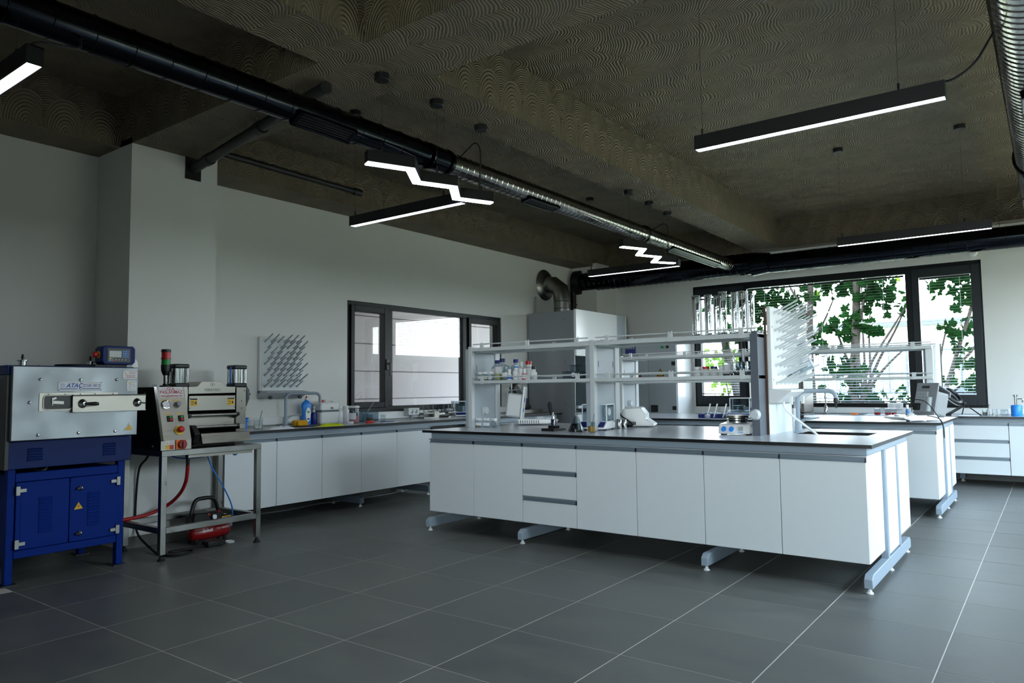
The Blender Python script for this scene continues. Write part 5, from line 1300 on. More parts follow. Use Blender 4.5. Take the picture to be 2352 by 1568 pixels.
MB().lathe((-3.155, 5.10, ZB), [(.058, 0), (.066, .006), (.066, .015), (.024, .115), (.019, .13), (.019, .165), (.022, .17), (.020, .17), (.017, .164), (.017, .13), (.022, .114), (.064, .015), (.062, .004), (.001, .003)], n=28, capt=False).build('glass_body', 'lab_glass', t)
MB().lathe((-3.155, 5.10, ZB), [(.056, .0045), (.0618, .008), (.0622, .016), (.0405, .068)], n=24).build('liquid', 'liquid_black', t)
t = beaker('small beaker of bright amber liquid with a glass rod on the near island', -2.985, 5.06, ZB, .031, .085, 'liquid_amber', .052)
MB().cyl((-2.99, 5.06, ZB+.01), (-2.965, 5.07, ZB+.15), .004, n=8).build('glass_rod', 'frosted', t)
for k, dx in enumerate((0, .03, .06)):
    solo(MB().lathe((-3.055+dx, 5.64-.03*(k % 2), ZB), [(.0125, 0), (.0135, .004), (.0135, .078), (.011, .083), (.005, .086)], n=16), 'steel_tube', 'chrome', ('polished steel tube standing beside the glass balance', 'middle one of three polished steel tubes beside the balance', 'polished steel tube closest to the white water bath')[k], 'steel tube', 'polished steel tubes')
t = thing('water_bath', 'white bench shaker with sloped front and black power cord on the near island', 'instrument', (-3.10, 6.05, ZB), R(20))
m = MB(); m.prism([(-.12, .01), (-.12, .105), (-.09, .165), (.06, .175), (.105, .12), (.105, .075), (.18, .025), (.18, .01)], 'Y', -.15, .16); m.build('housing', 'white_gloss', t, world=False, bevel=.01)
m = MB(); m.prism([(-.121, .02), (-.05, .02), (-.05, .06), (-.121, .075)], 'Y', -.153, -.15); m.build('rear_plate', 'grey_plastic', t, world=False)
m = MB(); m.box(-.05, .02, -.156, -.15, .02, .05); m.build('inlet', 'black_plastic', t, world=False)
for k in range(3): MB().lathe((-.07+k*.055, .0, .168), [(.026, 0), (.026, .012)], n=18).build('vessel_lid', 'white_plastic', t, world=False)
MB().tube(bez([(-.02, -.158, .035), (-.04, -.19, .06), (-.10, -.19, .10), (-.13, -.16, .15), (-.15, -.10, .16)]), .006, n=8).build('cord', 'black_rubber', t, world=False)
MB().tube(bez([(-.0, -.16, .03), (-.03, -.18, .012), (-.09, -.19, .008), (-.12, -.17, .008), (-.05, -.165, .014), (-.01, -.19, .012), (-.08, -.21, .01), (-.12, -.20, .012), (-.04, -.18, .02)]), .006, n=8).build('cord_coil', 'black_rubber', t, world=False)
hotplate('white hotplate stirrer with two blue knobs standing on the near island', -1.915, 5.36, ZB, R(8))
bottle('wash_bottle', 'tall white plastic bottle behind the lab tap on the near island', 'bottle', -1.69, 6.05, ZB, .036, .175, 'white_plastic', 'white_plastic', .024, .035)
t = thing('drain_hose', 'white hose hanging from the big peg rack into the near island sink', 'hose', (-1.6, 5.7, ZB))
MB().tube(bez([(-1.64, 5.60, 1.12), (-1.63, 5.60, 1.06), (-1.58, 5.61, 1.00), (-1.50, 5.63, .93), (-1.44, 5.66, .875), (-1.42, 5.68, .85)]), .009, n=10).build('tube', 'white_plastic', t)
t = thing('measuring_cylinder', 'clear plastic cylinder hung upside down on a peg of the big rack', 'cylinder', (-1.56, 5.82, 1.30))
a = Vector((-1.63, 5.80, 1.315)); d = Vector((.15, .0, .078)); e = a+d
MB().cyl(a, e, .033, n=22, cap=False).build('glass_body', 'acrylic', t); MB().cyl(e, e+d*.03, .040, .040, n=22).build('rim', 'frosted', t)
MB().cyl(a-d*.25, a, .012, n=12).build('stem', 'dark_grey', t)

# ------------------------------------------------------------------ on the near shelf
ZS, ZT = 1.305, 1.612
for k, (x, liq, lab) in enumerate(((-4.345, None, 'short lidded jar with white label at the post end of the lower shelf'), (-4.285, 'liquid_brown', 'short lidded jar with tan powder between two other short jars'), (-4.222, None, 'short lidded jar with white label in front of the blue capped bottle'))):
    jar(lab, x, 5.335, ZS, .029, .082, liq, .025, group='short jars on the lower shelf')
bottle('reagent_bottle', 'square plastic bottle with navy cap and white label, beside the shelf post', 'bottle', -4.27, 5.50, ZS, .052, .195, 'milky_blue', 'blue_navy', .026, .032, lab='label_white', labz=(.35, .8), square=True, group='navy capped bottles')
bottle('reagent_bottle', 'square plastic bottle with navy cap and big white label, in front of its two twins', 'bottle', -4.165, 5.44, ZS, .06, .205, 'milky_blue', 'blue_navy', .027, .034, lab='label_white', labz=(.35, .85), square=True, group='navy capped bottles')
bottle('reagent_bottle', 'square plastic bottle with navy cap half hidden at the back of the shelf', 'bottle', -4.11, 5.58, ZS, .05, .2, 'milky_blue', 'blue_navy', .026, .032, square=True, group='navy capped bottles')
t = jar('open glass jar of pale yellow liquid before the big navy capped bottle', -4.14, 5.335, ZS, .033, .085, 'liquid_yellow', .06, lid=None, lab=None)
jar('glass clip jar with greyish green liquid and white label on the lower shelf', -4.068, 5.37, ZS, .042, .125, 'liquid_green', .085, lid='lab_glass', neck=.95)
bottle('bottle', 'pale bottle with a slim white neck behind the clip jar', 'bottle', -4.03, 5.55, ZS, .034, .175, 'milky', 'white_plastic', .016, .04)
bottle('bottle', 'small white bottle with a blue label on the lower shelf', 'bottle', -4.003, 5.335, ZS, .023, .098, 'white_plastic', 'white_plastic', .017, .022, lab='blue', labz=(.2, .75))
bottle('bottle', 'white bottle with a blue banded cap on the lower shelf', 'bottle', -3.945, 5.36, ZS, .034, .135, 'white_plastic', 'white_plastic', .021, .025, lab='label_white')
MB().lathe((-3.945, 5.36, ZS), [(.0215, .112), (.0215, .124)], n=18, capb=False, capt=False).build('blue_band', 'blue', bpy.data.objects[COL.objects[-1].name].parent)
bottle('bottle', 'white handled jug with a large red cap at the back of the lower shelf', 'bottle', -3.905, 5.50, ZS, .05, .175, 'white_plastic', 'red', .028, .032)
bottle('bottle', 'pale bottle with a faded label before the red capped jug', 'bottle', -3.885, 5.345, ZS, .026, .105, 'milky', 'white_plastic', .018, .022, lab='paper')
bottle('bottle', 'white bottle with a red and white label at the end of the bottle group', 'bottle', -3.835, 5.335, ZS, .024, .10, 'white_plastic', 'white_plastic', .015, .02, lab='red', labz=(.02, .2))
MB().lathe((-3.835, 5.335, ZS), [(.0248, .048), (.0248, .056)], n=20, capb=False, capt=False).build('red_stripe', 'red', COL.objects[-1].parent)
bottle('bottle', 'white bottle with a black cap behind the red labelled one', 'bottle', -3.80, 5.43, ZS, .03, .12, 'white_plastic', 'black_plastic', .02, .025)
def clearbox(label, x, y, z, w, d, h):
    t = thing('clear_box', label, 'box', (x, y, z), group='clear plastic sample boxes')
    MB().box(x-w/2, x+w/2, y-d/2, y+d/2, z, z+h).build('box', 'box_clear', t, bevel=.004)
    MB().box(x-w/2-.003, x+w/2+.003, y-d/2-.003, y+d/2+.003, z+h, z+h+.008).build('lid', 'box_clear', t)
    return t
clearbox('clear plastic sample box beside the middle post, holding white tubes', -3.40, 5.40, ZS, .09, .09, .06)
t = clearbox('clear plastic sample box with a white disc and dark lid below the stacked one', -3.30, 5.40, ZS, .10, .09, .06)
MB().lathe((-3.33, 5.35, ZS+.035), [(.02, 0), (.02, .004)], axis='Y', n=18).build('disc', 'white_plastic', t)
MB().box(-3.345, -3.30, 5.37, 5.40, ZS+.003, ZS+.018).build('sample', 'black_plastic', t)
clearbox('clear plastic sample box lying stacked on top of two others', -3.32, 5.41, ZS+.069, .12, .09, .045)
t = clearbox('clear plastic sample box with a red cap against the middle post', -3.205, 5.41, ZS, .075, .09, .055)
MB().box(-3.225, -3.185, 5.38, 5.42, ZS+.003, ZS+.02).build('sample', 'red_dark', t)
# tall cylinders on the upper shelf
for k, (x, y, r, h) in enumerate(((-2.235, 5.42, .030, .325), (-2.175, 5.52, .027, .33), (-2.125, 5.40, .026, .32), (-2.075, 5.45, .027, .315), (-2.01, 5.40, .030, .335), (-1.955, 5.50, .026, .33), (-1.915, 5.40, .024, .325), (-1.872, 5.43, .030, .33), (-1.835, 5.53, .024, .32))):
    t = thing('measuring_cylinder', ('tall glass measuring cylinder at the outer end of the top shelf row', 'second tall glass cylinder of the top shelf row from its outer end', 'third tall glass cylinder of the top shelf row from its outer end', 'fourth tall glass cylinder of the top shelf row from its outer end', 'fifth tall glass cylinder, broad and central in the top shelf row',
                                     'slim tall glass cylinder just past the middle of the top shelf row', 'third tall glass cylinder of the top shelf row from the peg rack', 'second tall glass cylinder of the top shelf row from the peg rack', 'tall glass cylinder of the top shelf row next to the peg rack')[k], 'cylinder', (x, y, ZT), group='tall glass cylinders on the top shelf')
    MB().lathe((x, y, ZT), [(r*1.45, 0), (r*1.45, .008), (r*.8, .014), (r, .02), (r, h-.01), (r*1.15, h), (r*1.05, h), (r-.0025, h-.012), (r-.0025, .024), (.001, .022)], n=24, capt=False).build('glass_body', 'clear_glass', t)
    m = MB()
    for q in range(14): 
        zz = .05+q*.019
        m.add([(x+(r+.0006)*math.cos(R(a)), y+(r+.0006)*math.sin(R(a)), ZT+zz+dz) for dz in (0, .0012) for a in (-110, -95, -80)], [(0,1,4,3),(1,2,5,4)])
    m.build('scale_marks', 'text_black', t)
# lower right bay
for k, (x, w, cap, lab) in enumerate(((-2.235, .036, 'white_plastic', 'white wide bottle at the outer end of the low white bottles'), (-2.165, .036, 'red', 'low white bottle with a red cap and red handle'), (-2.10, .034, 'blue_navy', 'low white bottle with a dark blue cap'), (-2.04, .032, 'white_plastic', 'low white bottle beside the glass beakers'))):
    bottle('bottle', lab, 'bottle', x, 5.42, ZS, w, .075, 'milky', cap, w*.75, .018, .004, group='low white bottles on the lower shelf')
for k, (x, y, r, h) in enumerate(((-1.985, 5.40, .036, .095), (-1.93, 5.47, .035, .10), (-1.88, 5.40, .036, .10), (-1.825, 5.45, .034, .105))):
    t = beaker(('glass beaker next to the low white bottles, holding a paper label', 'glass beaker second from the low white bottles', 'glass beaker holding long glass rods on the lower shelf', 'glass beaker next to the end column of the lower shelf')[k], x, y, ZS, r, h, group='glass beakers on the lower shelf')
    if k == 0: MB().lathe((x, y, ZS), [(r*1.01, .015), (r*1.01, .085)], n=20, capb=False, capt=False).build('label', 'paper', t)
    else: MB().lathe((x, y, ZS), [(r*.6, .01), (r*.8, .05), (r*.5, .11)], n=9).build('crumpled_film', 'frosted', t)
    if k == 2:
        MB().cyl((x-.01, y, ZS+.01), (x-.075, y-.03, ZS+.215), .0055, n=8).build('glass_rod', 'white_plastic', t); MB().cyl((x+.01, y, ZS+.01), (x+.004, y, ZS+.255), .006, n=8).build('glass_rod', 'frosted', t); MB().cyl((x+.018, y+.01, ZS+.01), (x+.014, y, ZS+.20), .009, n=8).build('glass_rod', 'white_plastic', t)

# ------------------------------------------------------------------ wall bench under the hall window
beaker('small clear beaker beside the coiled blue hose on the wall bench', -6.12, 4.15, ZB, .038, .085)
t = beaker('clear beaker with a glass stirring rod on the wall bench beside the padding machine', -6.30, 4.27, ZB, .042, .10)
MB().cyl((-6.30, 4.27, ZB+.01), (-6.28, 4.30, ZB+.17), .004, n=8).build('glass_rod', 'frosted', t)
def crumple(name, label, cat, mt, x, y, z, wx, wy, h, n=9, seed=1):
    rnd = random.Random(seed); m = MB(); vs = []
    for i in range(n+1):
        for j in range(n+1):
            u, v = i/n-.5, j/n-.5; e = (1-(2*u)**4)*(1-(2*v)**4)
            vs.append((x+u*wx*(1+.15*math.sin(v*9+seed)), y+v*wy*(1+.12*math.sin(u*8)), z+.003+h*max(0, e)*rnd.uniform(.25, 1)))
    b = [(p[0], p[1], z) for p in vs]; N = len(vs)
    fs = [(i*(n+1)+j, i*(n+1)+j+1, (i+1)*(n+1)+j+1, (i+1)*(n+1)+j) for i in range(n) for j in range(n)]
    rim = [(i, 0) for i in range(n)]+[(n, j) for j in range(n)]+[(i, n) for i in range(n, 0, -1)]+[(0, j) for j in range(n, 0, -1)]
    rim = [i*(n+1)+j for i, j in rim]; L = len(rim)
    fs += [(rim[k], rim[(k+1) % L], N+rim[(k+1) % L], N+rim[k]) for k in range(L)]+[tuple(N+q for q in rim)]
    m.add(vs+b, fs); o = solo(m, name, mt, label, cat); return o
crumple('paper_towel', 'crumpled white paper towel at the edge of the wall bench sink', 'paper towel', 'paper', -5.93, 4.26, ZB, .10, .26, .028, seed=3)
crumple('rubber_glove', 'bright lime green glove lying over the edge of the wall bench sink', 'glove', 'yellow_lime', -5.93, 4.86, ZB, .10, .28, .032, seed=5)
solo(MB().box(-6.36, -6.31, 4.71, 4.86, ZB, ZB+.055).box(-6.31, -6.27, 4.72, 4.85, ZB, ZB+.045), 'sponge', 'sponge', 'yellow and brown kitchen sponge beside the wall bench sink', 'sponge', bevel=.008)
t = thing('dish_soap_bottle', 'large bright blue dish soap bottle with a red tip on the wall bench', 'bottle', (-6.40, 4.92, ZB))
m = MB(); S = [(.040, 0), (.050, .01), (.052, .06), (.046, .13), (.050, .165), (.055, .20), (.047, .235), (.022, .255), (.017, .262)]
m.lathe((0, 0, 0), S, n=22); m.v = [(-6.40+p[0]*.65, 4.92+p[1]*1.1, ZB+p[2]) for p in m.v]; m.build('body', 'blue_bright', t)
MB().lathe((-6.40, 4.92, ZB+.262), [(.020, 0), (.018, .018), (.009, .022)], n=14).build('collar', 'white_plastic', t); MB().lathe((-6.40, 4.92, ZB+.284), [(.008, 0), (.010, .012), (.004, .02)], n=12).build('tip', 'red', t)
m = MB(); m.prism([(4.92+.033*math.cos(R(a)), ZB+.11+.075*math.sin(R(a))) for a in range(0, 360, 24)], 'X', -6.3685, -6.3655); lb = m.build('label', 'label_white', t)
m = MB(); m.prism([(4.898, ZB+.145), (4.942, ZB+.145), (4.92, ZB+.118)], 'X', -6.3655, -6.365); m.build('print', 'green', lb)
MB().box(-6.3655, -6.365, 4.905, 4.935, ZB+.055, ZB+.07).build('print', 'text_black', lb)
t = thing('soap_dispenser', 'dark purple soap bottle with a white pump beside the blue bottle', 'bottle', (-6.40, 5.02, ZB))
MB().lathe((-6.40, 5.02, ZB), [(.030, 0), (.033, .006), (.033, .105), (.026, .125), (.013, .132)], n=20).build('body', 'blue_navy', t)
MB().lathe((-6.40, 5.02, ZB+.132), [(.014, 0), (.014, .018), (.005, .02), (.005, .045), (.012, .046), (.012, .058)], n=14).build('pump', 'white_plastic', t)
t = thing('jerrycan', 'cloudy plastic canister with a red cap and dark liquid inside on the wall bench', 'canister', (-6.39, 5.18, ZB))
MB().box(-6.46, -6.33, 5.055, 5.31, ZB, ZB+.235).build('body', 'milky', t, bevel=.022, seg=3)
MB().box(-6.4605, -6.3293, 5.0545, 5.3105, ZB+.112, ZB+.168).build('liquid_line', 'shelf_panel_dark', t, bevel=.02, seg=3)
MB().lathe((-6.39, 5.115, ZB+.232), [(.026, 0), (.026, .026), (.022, .03)], n=18).build('cap', 'red', t)
MB().tube(bez([(-6.39, 5.16, ZB+.228), (-6.39, 5.18, ZB+.252), (-6.39, 5.25, ZB+.252), (-6.39, 5.28, ZB+.228)]), .011, n=10).build('handle', 'milky', t)
m = MB(); m.tube([(-6.328, 5.185+.04*q/10, ZB+.17+.012*math.sin(q*1.7)) for q in range(11)], .002, n=4); m.build('scribble', 'text_black', t)
bottle('bottle', 'white powder bottle with printed label beside the cloudy canister', 'bottle', -6.38, 5.345, ZB, .042, .19, 'white_plastic', 'white_plastic', .033, .03, .006, lab='label_white', labz=(.1, .7), group='white powder bottles')
bottle('bottle', 'white powder bottle without label behind the pink jar', 'bottle', -6.38, 5.437, ZB, .042, .19, 'white_plastic', 'white_plastic', .033, .03, .006, group='white powder bottles')
t = jar('large glass jar with pink liquid and pale blue label on the wall bench', -6.20, 5.405, ZB, .058, .19, 'liquid_pink', .085, lab='paper', neck=.92)
solo(MB().lathe((-6.16, 5.31, ZB), [(.036, 0), (.038, .004), (.038, .02), (.034, .024)], n=22), 'lid', 'white_plastic', 'white screw lid lying on the wall bench before the pink jar', 'lid')
t = thing('glass_tray', 'clear rectangular glass tank with glassware inside on the wall bench', 'tank', (-6.36, 5.72, ZB)); x0, x1, y0, y1 = -6.43, -6.29, 5.60, 5.85
m = MB(); m.box(x0, x1, y0, y1, ZB, ZB+.006); m.build('bottom', 'acrylic', t)
for a in ((x0, x0+.004, y0, y1), (x1-.004, x1, y0, y1), (x0, x1, y0, y0+.004), (x0, x1, y1-.004, y1)): MB().box(*a, ZB+.006, ZB+.125).build('wall', 'acrylic', t)
beaker('small beaker of orange liquid standing inside the clear glass tank', -6.33, 5.75, ZB+.006, .036, .075, 'orange', .035)
t = beaker('slim beaker with a long glass rod inside the clear tank', -6.38, 5.66, ZB+.006, .032, .11)
MB().cyl((-6.37, 5.67, ZB+.02), (-6.32, 5.80, ZB+.22), .005, n=8).build('glass_rod', 'grey_plastic', t)
jar('tiny clear jar beside the glass tank on the wall bench', -6.27, 5.90, ZB, .032, .08, None, 0, lid='lab_glass', lab=None)
solo(MB().tube([(-6.0, 5.40, ZB+.014), (-6.0, 5.41, ZB+.014), (-6.0, 5.50, ZB+.014), (-6.0, 5.515, ZB+.014)], [.009, .014, .014, .008], n=12), 'marker', 'red', 'thick red marker lying on the wall bench before the tank', 'marker')
solo(MB().box(-6.05, -5.90, 5.56, 5.80, ZB, ZB+.004), 'paper_sheet', 'paper', 'pale paper sheet lying on the wall bench beside the red marker', 'paper')
solo(MB().bar((-6.0, 5.60, ZB+.009), (-5.97, 5.78, ZB+.009), .012, .009), 'pen', 'blue_navy', 'dark blue pen lying on the paper sheet', 'pen')
for k, (y0, y1, lb_) in enumerate(((6.42, 6.61, 'grey double socket box on a stalk before the hall window'), (7.44, 7.56, 'grey socket box behind the second glass balance'))):
    t = thing('socket_box', lb_, 'socket box', (-6.42, (y0+y1)/2, ZB))
    MB().box(-6.46, -6.37, y0, y1, ZB+.05, ZB+.135).build('box', 'shelf_white', t, bevel=.004); MB().cyl((-6.42, (y0+y1)/2, ZB), (-6.42, (y0+y1)/2, ZB+.05), .02, n=12).build('stalk', 'grey_plastic', t)
    for yy in ((y0+.06, y1-.06) if k == 0 else ((y0+y1)/2,)): MB().tube([(-6.369, yy+.012*math.sin(a), ZB+.092+.022*math.cos(a)) for a in (.3, 1, 2, 3, 4, 4.6)], .004, n=6).build('socket', 'text_black', t)
for k, y0 in enumerate((6.64, 7.10)):
    t = thing('steel_rig', ('small steel testing rig with upright rods beside the double socket box', 'small steel testing rig with a roller before the second balance')[k], 'test rig', (-6.38, y0+.1, ZB))
    MB().box(-6.44, -6.32, y0, y0+.20, ZB, ZB+.014).build('base', 'steel_tube', t); MB().box(-6.43, -6.33, y0+.01, y0+.19, ZB+.055, ZB+.07).build('plate', 'steel_tube', t)
    for xx in (-6.42, -6.34):
        for yy in (y0+.015, y0+.185): MB().cyl((xx, yy, ZB+.014), (xx, yy, ZB+.165), .006, n=10).build('rod', 'chrome', t)
    if k: MB().cyl((-6.38, y0+.0, ZB+.092), (-6.38, y0+.15, ZB+.092), .022, n=16).build('roller', 'grey_plastic', t)
    MB().box(-6.40, -6.36, y0+.21, y0+.25, ZB, ZB+.03).build('foot_block', 'dark_metal', t)
t = thing('gear_motor', 'small steel motor block with a square plate beside the testing rig', 'motor', (-6.38, 6.89, ZB))
MB().box(-6.43, -6.34, 6.85, 6.94, ZB, ZB+.085).build('plate', 'steel_brushed', t, bevel=.002); MB().cyl((-6.385, 6.94, ZB+.045), (-6.385, 7.06, ZB+.045), .038, n=18).build('motor', 'steel_tube', t)
for y in (6.97, 7.05):
    MB().cyl((-6.40, y, ZB+.08), (-6.40, y, ZB+.11), .006, n=8).build('stem', 'dark_grey', t); MB().lathe((-6.40, y, ZB+.105), [(.022, 0), (.026, .008), (.022, .018)], n=14).build('knob', 'black_plastic', t)
balance('white balance with glass shield and navy display on the wall bench', -6.35, 7.36, ZB, .21, .17, .055, .145, R(58))
t = thing('tensile_stand', 'dark metal stand with tilted arm on the wall bench before the fume hood', 'stand', (-6.2, 8.5, ZB))
MB().box(-6.32, -6.10, 8.46, 8.92, ZB, ZB+.055).build('base', 'steel_brushed', t, bevel=.004); MB().bar((-6.22, 8.72, ZB+.05), (-6.22, 8.36, ZB+.40), .10, .09, up=(1, 0, 0)).build('arm', 'dark_metal', t, bevel=.006)
MB().cyl((-6.15, 8.60, ZB+.16), (-6.28, 8.60, ZB+.16), .06, n=18).build('wheel', 'dark_metal', t); MB().cyl((-6.2, 8.30, ZB), (-6.2, 8.30, ZB+.5), .012, n=10).build('rod', 'chrome', t)
MB().box(-6.25, -6.15, 8.42, 8.60, ZB+.42, ZB+.55).build('head', 'steel_tube', t, bevel=.006); MB().cyl((-6.2, 8.56, ZB+.2), (-6.2, 8.56, ZB+.42), .007, n=8).build('spindle', 'chrome', t)
cord([(-6.0, 8.2, ZB+.008), (-5.95, 8.6, ZB+.008), (-5.92, 8.8, ZB+.012), (-5.93, 8.95, ZB+.04), (-5.97, 8.98, ZB+.045)], .009, 'black_rubber', 'cable', 'black cable with plug lying on the bench end by the fume hood', 'cable')

# ------------------------------------------------------------------ far island
t = thing('tray', 'blue plastic tray under three small jars on the far island', 'tray', (-3.12, 8.06, ZB))
MB().box(-3.30, -2.98, 7.99, 8.15, ZB, ZB+.006).build('bottom', 'blue_navy', t)
for a in ((-3.30, -3.296, 7.99, 8.15), (-2.984, -2.98, 7.99, 8.15), (-3.296, -2.984, 7.99, 7.994), (-3.296, -2.984, 8.146, 8.15)): MB().box(*a, ZB+.006, ZB+.045).build('wall', 'blue_navy', t)
for k, (x, liq) in enumerate(((-3.165, 'liquid_violet'), (-3.083, None), (-2.979, None))):
    t = jar(('small open jar of pale violet liquid with a white brush on the far island', 'small open clear jar with a white brush, between two other brush jars', 'small open clear jar with a white brush beside the far hotplate')[k], x, 7.93, ZB, .034, .088, liq, .04, lid=None, lab=None, group='small jars with white brushes')
    MB().cyl((x-.01, 7.93, ZB+.01), (x+.028, 7.95, ZB+.165), .005, .009, n=8).build('brush', 'white_plastic', t)
hotplate('white hotplate stirrer on the far island behind the brush jars', -2.99, 8.42, ZB, R(5), .95)
balance('white balance with a clear shield beside the far hotplate', -2.84, 8.10, ZB, .23, .20, .055, .17, R(10))
t = tilted_analyzer('grey moisture analyzer standing open at the aisle end of the far island', -1.05, 8.08, ZB, R(232), True)
cord([(-1.13, 8.0, ZB+.09), (-1.12, 7.96, ZB+.20), (-1.0, 7.92, ZB+.19), (-.90, 7.86, ZB+.06), (-.853, 7.80, ZB-.03), (-.848, 7.79, ZB-.10), (-.846, 7.80, ZB-.14), (-.846, 7.815, ZB-.10), (-.853, 7.83, ZB-.03), (-.89, 7.90, ZB+.03), (-.98, 7.94, ZB+.055), (-1.05, 7.96, ZB+.05)], .004, 'black_rubber', 'looped_cable', 'thin black cable looping over the far island edge at the aisle', 'cable')
bottle('bottle', 'slim bottle of blue liquid with a white cap beside the grey analyzer', 'bottle', -1.165, 7.98, ZB+.0, .017, .16, 'liquid_blue', 'white_plastic', .013, .04, .01)
t = thing('cable_coil', 'coiled black cable lying on the far island beside the peg rack', 'cable', (-2.28, 8.05, ZB))
for q in range(3): MB().tube([(-2.26+.10*math.cos(R(a)), 8.05+.07*math.sin(R(a))+.01*q, ZB+.012+.012*q+.008*math.sin(R(a*2))) for a in range(0, 360, 24)], .0055, n=6, closed=True).build('loop', 'black_rubber', t)
MB().tube(bez([(-2.36, 8.05, ZB+.02), (-2.42, 8.0, ZB+.01), (-2.46, 8.03, ZB+.01)]), .006, n=6).build('tail', 'black_rubber', t); MB().bar((-2.16, 8.05, ZB+.012), (-2.08, 8.02, ZB+.012), .016, .016).build('plug', 'black_plastic', t)
t = thing('control_display', 'grey control unit with a dark blue screen on the far shelf behind the peg rack', 'display', (-2.29, 8.46, ZT))
MB().box(-2.40, -2.20, 8.40, 8.52, ZT+.01, ZT+.135).build('housing', 'grey_plastic', t, bevel=.016, seg=3); MB().box(-2.38, -2.24, 8.397, 8.401, ZT+.035, ZT+.115).build('screen', 'screen_blue', t); MB().box(-2.36, -2.22, 8.42, 8.5, ZT, ZT+.012).build('foot', 'dark_grey', t)

# ------------------------------------------------------------------ far wall bench
t = thing('laboratory_oven', 'brown grey upright laboratory oven on the far wall bench behind the peg rack', 'oven', (-3.02, 10.75, ZR))
MB().box(-3.30, -2.80, 10.50, 11.0, ZR+.02, 1.83).build('body', 'oven_grey_shaded', t, bevel=.01); MB().box(-3.27, -2.83, 10.47, 10.50, ZR+.06, 1.78).build('door', 'oven_grey_shaded', t, bevel=.006)
MB().box(-2.93, -2.84, 10.468, 10.47, ZR+.08, ZR+.24).build('plate', 'label_white', t); MB().box(-2.96, -2.83, 10.462, 10.47, 1.40, 1.75).build('edge_profile', 'shelf_white', t)
MB().cyl((-2.88, 10.45, 1.12), (-2.88, 10.47, 1.12), .02, n=14).build('knob', 'black_plastic', t)
for x in (-3.25, -2.85): MB().cyl((x, 10.6, ZR), (x, 10.6, ZR+.022), .02, n=10).build('foot', 'black_rubber', t)
for k, (x, w) in enumerate(((-1.885, .04), (-1.762, .038), (-1.69, .03))):
    t = thing('red_vial_box', ('clear cup of red liquid on the far wall bench, larger and by itself', 'clear cup of red liquid before the far socket box', 'small clear cup of red liquid beside another red cup')[k], 'cup', (x, 10.5, ZR), group='clear cups of red liquid')
    MB().lathe((x, 10.52, ZR), [(w*.9, 0), (w, .005), (w, .075)], n=18, capt=False).build('cup', 'lab_glass', t); MB().lathe((x, 10.52, ZR), [(w*.85, .003), (w*.93, .006), (w*.93, .03)], n=16).build('contents', 'liquid_red', t); MB().lathe((x, 10.52, ZR+.075), [(w*1.05, 0), (w*1.05, .01)], n=18).build('lid', 'frosted', t)
solo(MB().tube([(-2.19, 10.42, ZR+.012), (-2.17, 10.42, ZR+.012), (-2.12, 10.42, ZR+.012), (-2.10, 10.42, ZR+.012)], [.008, .013, .013, .007], n=10), 'cutter', 'orange', 'orange plastic cutter lying on the far wall bench', 'cutter')
t = thing('socket_box', 'white double socket box on the far wall trunking', 'socket box', (-1.75, 11.02, ZR+.07)); MB().box(-1.84, -1.66, 10.98, 11.048, ZR+.055, ZR+.14).build('box', 'white_plastic', t, bevel=.004)
for x in (-1.79, -1.71): MB().lathe((x, 10.98, ZR+.10), [(.03, 0), (.03, -.006)], axis='Y', n=18).build('socket', 'shelf_white', t)
t = thing('ring_light', 'black ring light on a small tripod on the far wall bench', 'ring light', (-.93, 10.65, ZR))
c = Vector((-1.04, 10.62, 1.075)); ax = Vector((.72, -.25, .64)).normalized(); u = ax.orthogonal().normalized(); v = ax.cross(u)
MB().tube([c+u*.125*math.cos(R(a))+v*.125*math.sin(R(a)) for a in range(0, 360, 12)], .022, n=10, closed=True).build('ring', 'black_plastic', t)
MB().tube([c-ax*.012+u*.128*math.cos(R(a))+v*.128*math.sin(R(a)) for a in range(0, 360, 12)], .016, n=8, closed=True).build('diffuser', 'white_plastic', t)
H = Vector((-.92, 10.65, .975)); 
m = MB(); m.tube([c+(H-c).normalized()*.125, H], .012, n=8); m.build('neck', 'black_plastic', t)
m = MB(); m.cyl(H-Vector((0, 0, .03)), H+Vector((0, 0, .02)), .02, n=12); m.build('hub', 'black_plastic', t)
for p in ((-1.12, 10.50), (-.74, 10.48), (-.97, 10.86)): MB().tube([H, Vector((p[0], p[1], ZR+.006))], .007, n=8).build('leg', 'black_plastic', t)
cord([(-.93, 10.6, .95), (-1.0, 10.55, .90), (-1.08, 10.52, .85), (-1.14, 10.46, ZR+.01), (-1.05, 10.42, ZR+.01), (-1.12, 10.40, ZR+.015)], .01, 'black_rubber', 'ring_light_cable', 'black cable tangled under the ring light', 'cable')
t = beaker('clear glass beaker with a white stirrer beside the ring light tripod', -.69, 10.5, ZR, .036, .075); MB().cyl((-.69, 10.5, ZR+.01), (-.655, 10.52, ZR+.14), .005, n=8).build('stirrer', 'frosted', t)
beaker('small clear glass cup between the beaker and the clear jar on the far bench', -.60, 10.5, ZR, .026, .085)
jar('round clear jar with a wide neck beside the blue vessel', -.505, 10.5, ZR, .042, .085, None, 0, lid='lab_glass', lab=None)
t = thing('filtration_vessel', 'light blue vessel with a steel pump head on the far wall bench', 'vessel', (-.385, 10.55, ZR))
MB().lathe((-.385, 10.55, ZR), [(.056, 0), (.058, .006), (.058, .12), (.05, .132)], n=22).build('body', 'blue_bright', t); MB().cyl((-.39, 10.55, ZR+.13), (-.39, 10.55, ZR+.23), .014, n=12).build('column', 'chrome', t); MB().lathe((-.39, 10.55, ZR+.23), [(.016, 0), (.026, .006), (.026, .02), (.012, .026)], n=14).build('head', 'chrome', t)
